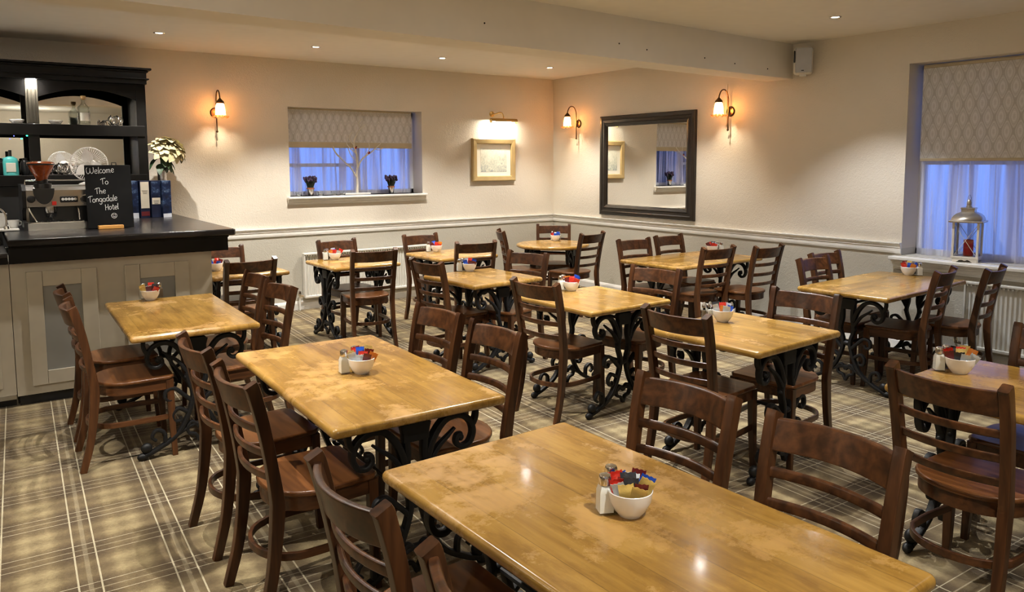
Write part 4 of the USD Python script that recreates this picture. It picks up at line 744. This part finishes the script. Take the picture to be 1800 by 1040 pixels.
def pyr(levels):
    P, F = [], []
    for r_, z_ in levels: P += [(-r_, -r_, z_), (r_, -r_, z_), (r_, r_, z_), (-r_, r_, z_)]
    n = len(levels)
    for i in range(n-1):
        for e in range(4): f = (e+1) % 4; F += [(4*i+e, 4*i+f, 4*i+4+f), (4*i+e, 4*i+4+f, 4*i+4+e)]
    F += [(0, 2, 1), (0, 3, 2), (4*n-4, 4*n-3, 4*n-2), (4*n-4, 4*n-2, 4*n-1)]; return trimesh.Trimesh(P, F, process=False)
obj('roof', pyr([(.108, .34), (.105, .358), (.095, .378), (.078, .395), (.055, .407), (.048, .41), (.048, .432), (.052, .434), (.052, .444), (.048, .446)]), 'lantern_metal', ln, 40)
obj('finial', lathe([(0, .446), (.022, .446), (.024, .455), (.014, .46), (.018, .475), (.020, .485), (.014, .502), (.006, .512), (0, .515)], 18), 'lantern_metal', ln, 40)
obj('ring_handle', tube([(.11*math.cos(t), 0, .42+.13*math.sin(t)) for t in np.linspace(-.05, math.pi+.05, 28)], .0018, 6), 'lantern_metal', ln)
cd = thing('pillar_candle', 'red pillar candle inside the lantern', 'candle', (.055, -5.43, .874)); obj('wax', lathe([(0, 0), (.035, 0), (.036, .003), (.036, .128), (.032, .132), (.02, .126), (0, .124)], 24), 'candle_red', cd, 40); obj('wick', tube([(0, 0, .12), (.001, 0, .137)], .0012, 5), 'dark_plastic', cd)
#PART3
# ------------------------------------------------------------------ chairs
def make_chair(label, group=None):
    """origin on the floor under the seat's middle, sitter faces +x"""
    t = thing('dining_chair', label, 'chair', (0, 0, 0), 0, group)
    # built facing +y, then turned -90 so that it faces +x
    T = lambda m: xf(m, rz=-90)
    front, back = .205, -.195
    ol = [(.195, front-.03), (.165, front), (-.165, front), (-.195, front-.03)]
    ol += [(-.20*math.cos(a)*1.0, -.03-.165*math.sin(a)) for a in np.linspace(0, math.pi, 17)]
    seat_poly = Polygon(ol[::-1]); seat_poly = seat_poly if seat_poly.exterior.is_ccw else Polygon(ol)
    obj('seat', T(bevel_slab(seat_poly.buffer(.0), .440, .462, .009)), 'chair_wood_seat', t, 40)
    ap = seat_poly.buffer(-.012); ring = ap.difference(ap.buffer(-.02))
    obj('seat_apron', T(ext(ring, .055, .386)), 'chair_wood_across', t, 30)
    for s in (-1, 1):
        pts = spline([(s*.188, -.268, 0), (s*.183, -.222, .18), (s*.181, -.196, .40), (s*.184, -.200, .50), (s*.191, -.235, .72), (s*.193, -.268, .865), (s*.193, -.280, .895)], 5)
        sc = np.ones((len(pts), 2)); zz = pts[:, 2]
        sc[:, 0] = np.interp(zz, [0, .25, .42, .6, .80, .895], [.78, .95, 1.12, .92, 1.0, 1.05]); sc[:, 1] = np.interp(zz, [0, .4, .895], [.9, 1.05, 1.0])
        m = sweep(pts, rrect(.044, .036, .005, 2), (1, 0, 0), sc)
        obj('back_leg', T(m), 'chair_wood_upright', t, 40)
        lp = np.array([(s*.172, .178, .44), (s*.176, .182, .2), (s*.182, .190, 0)])
        obj('front_leg', T(sweep(lp, rrect(.038, .038, .004, 2), (1, 0, 0), np.array([1.05, .92, .72]))), 'chair_wood_upright', t, 40)
    def curved(z, h, th, y_at, bow, xw=.180, lean=.0, rnd=.006, mat_='chair_wood_across', nm='slat'):
        x = np.linspace(-xw, xw, 15); y = y_at-bow*(1-(x/xw)**2); P = np.c_[x, y, np.full(15, z)]
        m = sweep(P, rrect(h, th, rnd, 3), None if False else (0, 0, 1)) if False else None
        V = []; k = 12; sec = rrect(th, h, min(rnd, th/2.05), 2)   # (thickness, height)
        for (px, py, pz), xx in zip(P, x):
            tx, ty = 1., 2*bow*xx/xw**2; L_ = math.hypot(tx, ty); nx_, ny_ = -ty/L_, tx/L_
            for a_, b_ in sec: V.append((px+nx_*a_, py+ny_*a_-b_*lean, pz+b_))
        k = len(sec); F = []
        for i in range(14):
            for e in range(k): f = (e+1) % k; F += [(i*k+e, i*k+f, (i+1)*k+f), (i*k+e, (i+1)*k+f, (i+1)*k+e)]
        n0 = len(V); V += [tuple(P[0]), tuple(P[-1])]
        for e in range(k): f = (e+1) % k; F += [(n0, f, e), (n0+1, 14*k+e, 14*k+f)]
        m = trimesh.Trimesh(V, F, process=False); m.fix_normals(); return m
    obj('crest_rail', T(curved(.832, .094, .022, -.258, .050, .184, .28)), 'chair_wood_across', t, 40)
    for z, y in ((.722, -.233), (.632, -.216), (.543, -.203)):
        obj('slat', T(curved(z, .032, .017, y, .038, .184, .15, .0075)), 'chair_wood_across', t, 40)
    hoop = [(.170, .165), (.181, .02), (.176, -.10)]+[(.170*math.cos(a), -.10-.125*math.sin(a)) for a in np.linspace(.25, math.pi-.25, 13)]+[(-.176, -.10), (-.181, .02), (-.170, .165)]
    obj('hoop_stretcher', T(sweep(spline([(x, y, .225) for x, y in hoop], 3), rrect(.016, .030, .004, 2), (0, 0, 1))), 'chair_wood_across', t, 40)
    return t
def chair_at(mx, my, facing, label, group=None, first=[None]):
    """(mx, my): plan position of the middle of the crest rail's ends; facing in degrees from +x"""
    a = math.radians(facing); loc = (mx+.280*math.cos(a), my+.280*math.sin(a), 0)
    if first[0] is None: first[0] = make_chair(label, group); move(first[0], loc, facing); return first[0]
    return dup(first[0], loc, facing, label, 'chair', group)
W = 'dark ladder-back chair '
CHAIRS = [
 (-5.925, -6.66, 1, W+'left of the table nearest the camera, its whole back in view'), (-5.92, -7.25, 0, W+'cut off by the photo\'s bottom edge, left of the nearest table'),
 (-4.66, -6.605, 183, W+'on the right side of the nearest table, the farther of two'), (-4.66, -7.15, 181, W+'right of the nearest table, closer one, bold grain on its crest'),
 (-5.885, -4.95, 2, W+'left of the long table behind the nearest one, farther of two'), (-5.885, -5.55, 2, W+'left of the long table behind the nearest one, closer of two'),
 (-4.66, -4.93, 183, W+'right of the long table behind the nearest one, farther of two'), (-4.665, -5.47, 180, W+'right of the long table behind the nearest one, closer of two'),
 (-6.205, -3.05, 0, W+'against the bar panels, left of the table beside the bar'), (-6.22, -3.60, -2, W+'seen from its side, left of the table beside the bar'),
 (-5.045, -3.07, 180, W+'at the right of the table beside the bar, farther of two'), (-5.055, -3.61, 185, W+'at the right of the table beside the bar, closer of two'),
 (-4.845, -2.26, 95, W+'showing its back at the small table beyond the bar\'s end'), (-4.80, -1.13, -88, W+'facing us at the small table beyond the bar\'s end'),
 (-3.70, -1.19, -85, W+'facing the camera between the square table and the back radiator'), (-3.77, -2.23, 82, W+'with its back to the camera in front of the back radiator'),
 (-2.75, -1.17, -88, W+'facing us at the table below the small window\'s right end'), (-2.69, -2.20, 77, W+'showing its back at the table below the small window\'s right end'),
 (-3.78, -3.17, 6, W+'left of the farthest table in the middle row of three'), (-2.79, -3.18, 196, W+'right of the farthest table in the middle row of three'),
 (-3.73, -4.50, 8, W+'left of the centre table in the middle row of three'), (-2.63, -4.51, 190, W+'right of the centre table in the middle row of three'),
 (-3.74, -5.70, 5, W+'left of the closest table in the middle row of three'), (-2.67, -5.74, 186, W+'right of the closest table in the middle row of three'),
 (-1.20, -4.82, -88, W+'facing us at the left of the table by the tall window'), (-.82, -4.68, -90, W+'facing us, farther of two at the table by the tall window'),
 (-1.08, -5.79, 100, W+'showing its back at the table by the tall window, left of two'), (-.69, -5.95, 98, W+'with its back to the camera beside the right radiator'),
 (-1.30, -2.91, -93, W+'facing us at the table below the mirror, left of two'), (-.73, -2.84, -88, W+'facing us at the table below the mirror, right of two'),
 (-1.20, -3.90, 88, W+'showing its back at the table below the mirror, left of two'), (-.75, -4.10, 91, W+'showing its back at the table below the mirror, right of two'),
 (-.82, -1.04, -128, W+'in the far corner behind the round table'), (-1.18, -2.18, 102, W+'with its back to the camera at the right of the round table'), (-1.79, -1.30, -27, W+'seen edge-on at the left of the round table'),
 (-3.85, -7.07, -1, W+'showing its back at the table on the photo\'s right edge'), (-2.68, -7.05, 180, W+'cut off by the photo\'s right edge, behind the right-hand table')]
for c_ in CHAIRS: chair_at(*c_)

# ------------------------------------------------------------------ tables with cast-iron scroll ends
def iron_end(t, y, w=.30):
    """cast-iron end frame in the local xz plane at local y; w: half width"""
    flat = rrect(.027, .040, .009, 2)
    sw = lambda pts, s0=1., s1=1.: sweep(spline(pts, 6), flat, (0, 1, 0), np.linspace(s0, s1, (len(pts)-1)*6+1))
    q = lambda s, pts: [(s*x, y, z) for x, z in pts]
    stems = [sw(q(s, [(.052, .655), (.040, .60), (.036, .52), (.050, .44), (.028, .36), (.030, .30), (.065, .20), (.12, .115), (w*.72, .055), (w*.95, .028)]), 1.0, .9) for s in (-1, 1)]
    knots = [xf(trimesh.creation.icosphere(2, .024), (0, y, .335), s=(1.5, .9, .8)), rbx(-.055, .055, y-.02, y+.02, .585, .665, .006)]
    knots += [xf(trimesh.creation.icosphere(1, .019), (s*.052, y, .44)) for s in (-1, 1)]
    fr = obj('iron_end', cat_(stems+knots+[sw(q(1, [(-w*.62, .075), (-.06, .145), (0, .16), (.06, .145), (w*.62, .075)]), .7, .7),rbx(-w+.02, w-.02, y-.022, y+.022, .672, .682, .003)]), 'cast_iron', t, 40)
    for s in (-1, 1):
        spiral = [(.045, .50), (.075, .58), (.125, .640), (.185, .652), (.235, .625), (.256, .575), (.240, .530), (.205, .518), (.180, .538), (.184, .565), (.205, .570)]
        spiral = [(x*w/.30, z) for x, z in spiral]
        obj('scroll', cat_([sw(q(s, spiral), 1.1, .7), xf(trimesh.creation.icosphere(1, .016), (s*.200*w/.3, y, .556)), sw(q(s, [(.25*w/.3, .595), (.268*w/.3, .625), (.272*w/.3, .66), (.262*w/.3, .685)]), .9, .7)]), 'cast_iron', fr, 40)
        obj('scroll', sw(q(s, [(.05, .47), (.095, .535), (.145, .575), (.175, .60)]), .9, .4), 'cast_iron', fr, 40)
        obj('scroll', sw(q(s, [(.055, .235), (.105, .265), (.135, .235), (.125, .195), (.098, .195), (.095, .215)]), .8, .6), 'cast_iron', fr, 40)
        obj('scroll', cat_([sw(q(s, [(w*.60, .085), (w*.62, .14), (w*.75, .16), (w*.83, .125), (w*.76, .10)]), .8, .6)]), 'cast_iron', fr, 40)
        obj('scroll', sw(q(s, [(.036, .30), (.080, .345), (.125, .385), (.165, .375), (.172, .335), (.145, .318), (.128, .340)]), .85, .6), 'cast_iron', fr, 40)
        obj('scroll', sw(q(s, [(.0, .14), (.035, .175), (.062, .150), (.055, .112), (.025, .10), (.012, .085), (.0, .06)]), .7, .7), 'cast_iron', fr, 40)
        obj('foot', cat_([xf(trimesh.creation.icosphere(2, .030), (s*(w*.93), y, .068), s=(1, .8, 1)), xf(trimesh.creation.icosphere(2, .022), (s*(w+.0), y, .022), s=(1.35, .9, 1))]), 'cast_iron', fr, 40)
    return fr
def make_table(label, cx, cy, w, d, ang=0., end=.10, rot=0., group=None, ends_x=False):
    """w: along local x (ends' width), d: along local y (grain)"""
    t = thing('dining_table', label, 'table', (cx, cy, 0), rot+ang, group)
    obj('tabletop', bevel_slab(rpoly(w, d, .022, 5), .685, .722, .0165, 4), 'tabletop_wood', t, 50)
    ys = (d/2-end)
    for s in (-1, 1): iron_end(t, s*ys, min(.30, w/2-.04))
    for z_ in (.335, .62): obj('tie_rod', tube([(0, -ys, z_), (0, ys, z_)], .010, 8), 'cast_iron', t)
    return t
TABLES = dict(
 F=(-5.27, -6.915, .735, 1.29, 1.5, .10, 0), M=(-5.262, -5.225, .725, 1.335, -1.5, .10, 0), L=(-5.61, -3.275, .69, 1.25, -1.5, .10, 0), K=(-4.745, -1.56, .66, .66, 2, .07, 90), N=(-3.71, -1.61, .70, .67, 1, .07, 90), P=(-2.63, -1.63, .70, .70, 1, .07, 90),
 Q=(-3.235, -3.14, .70, .73, 3, .09, 0), R=(-3.165, -4.44, .745, .745, 1.5, .09, 0), S=(-3.165, -5.68, .775, .735, 3, .09, 0), U=(-.965, -5.28, .69, 1.28, 3, .12, 90), V=(-.955, -3.37, .735, 1.24, 1, .12, 90), X=(-3.165, -7.34, .745, 1.32, 1, .10, 0))
TL = dict(F='worn honey-brown wooden table nearest the camera, on scrolled iron legs', M='long worn wooden table behind the nearest one, left of the middle row', L='dark honey wooden table standing beside the bar panels', K='small wooden table partly hidden by the end of the bar', N='small square wooden table in front of the back radiator, below the small window',
 P='small square wooden table left of the round table by the back wall', Q='square wooden table, farthest of the middle row of three', R='square wooden table in the centre of the middle row, shining in the light', S='square wooden table, closest of the middle row of three', U='wooden table by the tall window, pale with daylight', V='long wooden table below the mirror along the right wall', X='wooden table cut off by the right edge of the photo')
for k, (cx, cy, w, d, ang, end, rot) in TABLES.items(): make_table(TL[k], cx, cy, w, d, ang, end, rot)
rt = thing('round_table', 'round wooden table in the far corner on scrolled iron legs', 'table', (-1.19, -1.49, 0), 35)
obj('tabletop', bevel_slab(Point(0, 0).buffer(.42, 24), .685, .722, .0165, 4), 'tabletop_wood', rt, 50)
for s in (-1, 1): iron_end(rt, s*.24, .28)
for z_ in (.335, .62): obj('tie_rod', tube([(0, -.24, z_), (0, .24, z_)], .010, 8), 'cast_iron', rt)

# ------------------------------------------------------------------ bowls, sachets, shakers
ZT = .722
TN = dict(F='nearest table', M='long table behind the nearest one', L='table beside the bar', K='table at the bar end', N='table by the back radiator', P='square table beside the round table', Q='farthest table of the middle row', R='centre table of the middle row', S='closest table of the middle row', U='table by the tall window', V='table below the mirror', W='round corner table', X='right-edge table')
def bowl_group(k, x, y, cols, shakers, sq=True):
    b = thing('china_bowl', f'white china bowl of sachets on the {TN[k]}', 'bowl', (x, y, ZT))
    obj('bowl', lathe([(0, .0), (.030, 0), (.032, .003), (.044, .018), (.056, .042), (.060, .068), (.0585, .0695), (.0565, .068), (.052, .043), (.040, .021), (.024, .008), (0, .007)], 32), 'white_china', b, 50)
    r4 = random.Random(sum(map(ord, k))*7+1); n = len(cols)
    view = math.atan2(EYE[1]-y, EYE[0]-x)
    cnt = {}
    for c in cols: cnt[c] = cnt.get(c, 0)+1
    for i, c in enumerate(cols):
        row = i/(n-1) if n > 1 else 0
        dep = -.026+.050*row     # from the camera side to the far side
        off = (i % 3-1)*(.024 if abs(dep) < .016 else .015)+r4.uniform(-.004, .004)
        ca, sa = math.cos(view), math.sin(view)
        px, py = x-dep*ca+off*sa, y-dep*sa-off*ca
        L_ = r4.uniform(.060, .074); Wd = r4.uniform(.034, .042); ny, nz = 7, 13
        Y, Z = np.meshgrid(np.linspace(-Wd/2, Wd/2, ny), np.linspace(0, L_, nz)); t_ = Z/L_; e_ = np.abs(Y)/(Wd/2)
        th = .0005+.0022*np.clip(1-e_**2, 0, 1)*np.clip(np.minimum(t_, 1-t_)/.16-.55, 0, 1)          # filled pouch with flat crimped ends
        bend = r4.uniform(-.003, .003)*t_**2+.0016*np.sin(Y*160+i)*t_+.0022*np.sin(t_*9+i*2)*t_
        Zc = Z+np.where(t_ > .99, .0012*np.cos(np.arange(ny)*math.pi)[None, :], 0)
        top = np.stack([bend+th, Y, Zc], -1).reshape(-1, 3); bot = np.stack([bend-th, Y, Zc], -1).reshape(-1, 3); k_ = ny*nz; F = []
        for a_ in range(nz-1):
            for c_ in range(ny-1): q_ = a_*ny+c_; F += [(q_, q_+1, q_+ny+1), (q_, q_+ny+1, q_+ny), (k_+q_, k_+q_+ny+1, k_+q_+1), (k_+q_, k_+q_+ny, k_+q_+ny+1)]
        bd = [c_ for c_ in range(ny)]+[a_*ny+ny-1 for a_ in range(1, nz)]+[(nz-1)*ny+c_ for c_ in range(ny-2, -1, -1)]+[a_*ny for a_ in range(nz-2, 0, -1)]
        for u_, w2 in zip(bd, bd[1:]+bd[:1]): F += [(u_, k_+u_, k_+w2), (u_, k_+w2, w2)]
        m = trimesh.Trimesh(np.vstack([top, bot]), F, process=False); m.fix_normals()
        m = xf(m, rx=off*800+r4.uniform(-10, 10)); m = xf(m, ry=(-dep*620)+r4.uniform(-2, 2)); m = xf(m, rz=math.degrees(view)+r4.uniform(-7, 7))
        m.apply_translation((px, py, ZT+.030+.014*row))
        s_ = obj('sauce_sachet', m, 'sachet_'+c, None, 40)
        multi = cnt[c] > 1
        tag(s_, f'{c} foil sauce sachet in the bowl on the {TN[k]}', 'sachet', f'{c} sachets in the bowl on the {TN[k]}' if multi else None)
    for j, (dx, dy, what) in enumerate(shakers):
        # offsets along the picture's right and away from the camera
        ca, sa = math.cos(view), math.sin(view); sx, sy = x-dy*ca-dx*sa*1, y-dy*sa+dx*ca
        sx, sy = x-dy*ca+dx*sa, y-dy*sa-dx*ca
        t = thing(what+'_shaker', f'glass {what} shaker with chrome cap on the {TN[k]}', 'shaker', (sx, sy, ZT), math.degrees(view)+(20 if sq else 0))
        if sq:
            obj('glass', cat_([pyr([(.0215, 0), (.023, .004), (.0205, .012), (.0195, .062), (.016, .072), (.014, .078)])]), 'thin_glass', t, 30)
            obj('contents', pyr([(.0188, .006), (.0180, .060), (.0145, .071), (.0125, .076)] if what == 'salt' else [(.0188, .006), (.0180, .060), (.0150, .068)]), what, t, 30)
        else:
            obj('glass', lathe([(0, 0), (.019, 0), (.020, .005), (.017, .03), (.015, .07), (.013, .078), (0, .078)], 20), 'thin_glass', t, 40); obj('contents', lathe([(0, .005), (.0165, .005), (.0145, .03), (.013, .06), (0, .06)], 16), what, t, 40)
        obj('cap', lathe([(0, .0785), (.0165, .0785), (.0175, .082), (.0175, .098), (.015, .104), (.008, .107), (0, .1075)] if sq else [(0, .0785), (.014, .0785), (.014, .09), (.011, .10), (.006, .108), (0, .11)], 20), 'chrome', t, 40)
A_ = ('red', 'blue', 'maroon', 'gold', 'silver', 'orange', 'black')
SQ2 = [(.070, -.004, 'salt'), (.048, .050, 'pepper')]
bowl_group('F', -5.244, -6.931, ['gold', 'gold', 'silver', 'maroon', 'black', 'red', 'gold', 'black', 'red', 'blue', 'silver', 'blue', 'maroon'], [(.066, .0, 'salt'), (.052, .062, 'pepper')])
bowl_group('M', -5.251, -5.253, ['maroon', 'silver', 'silver', 'orange', 'red', 'gold', 'maroon', 'blue', 'red', 'gold'], [(.076, .01, 'salt'), (.03, .066, 'pepper')])
bowl_group('L', -5.664, -2.714, ['red', 'maroon', 'gold', 'maroon', 'silver', 'gold', 'black', 'red'], [(.045, .075, 'salt'), (-.055, .075, 'pepper')])
bowl_group('K', -4.93, -1.50, ['blue', 'red', 'blue', 'maroon', 'red'], [])
bowl_group('N', -3.80, -1.40, ['silver', 'red', 'orange', 'red', 'blue', 'silver'], [(.088, .0, 'salt'), (.075, .05, 'pepper')])
bowl_group('P', -2.68, -1.41, ['red', 'red', 'maroon', 'orange', 'silver', 'blue'], [(.086, .02, 'salt')])
bowl_group('Q', -3.17, -2.84, ['maroon', 'maroon', 'blue', 'blue', 'red', 'silver'], [(.088, .0, 'salt'), (.06, .06, 'pepper')])
bowl_group('R', -3.11, -4.13, ['red', 'red', 'maroon', 'blue', 'red', 'orange', 'blue'], [(.076, .02, 'salt'), (.06, .07, 'pepper')])
bowl_group('S', -3.09, -5.48, ['silver', 'orange', 'silver', 'blue', 'red', 'black', 'silver'], [(.105, .0, 'pepper'), (.072, .03, 'salt')], sq=False)
bowl_group('U', -.40, -5.18, ['orange', 'blue', 'red', 'blue', 'gold', 'maroon'], [(-.078, .0, 'salt'), (-.03, .075, 'pepper')])
bowl_group('V', -.42, -3.17, ['red', 'red', 'maroon', 'silver', 'black', 'red'], [(-.05, .06, 'pepper'), (-.09, .03, 'salt')])
bowl_group('W', -.98, -1.28, ['blue', 'blue', 'red', 'blue', 'silver', 'maroon'], [(.04, .07, 'salt'), (-.045, .07, 'pepper')], sq=False)
bowl_group('X', -3.125, -6.80, ['silver', 'black', 'maroon', 'silver', 'gold', 'red', 'orange', 'red', 'black', 'gold'], [(.080, .0, 'salt'), (.055, .062, 'pepper')])
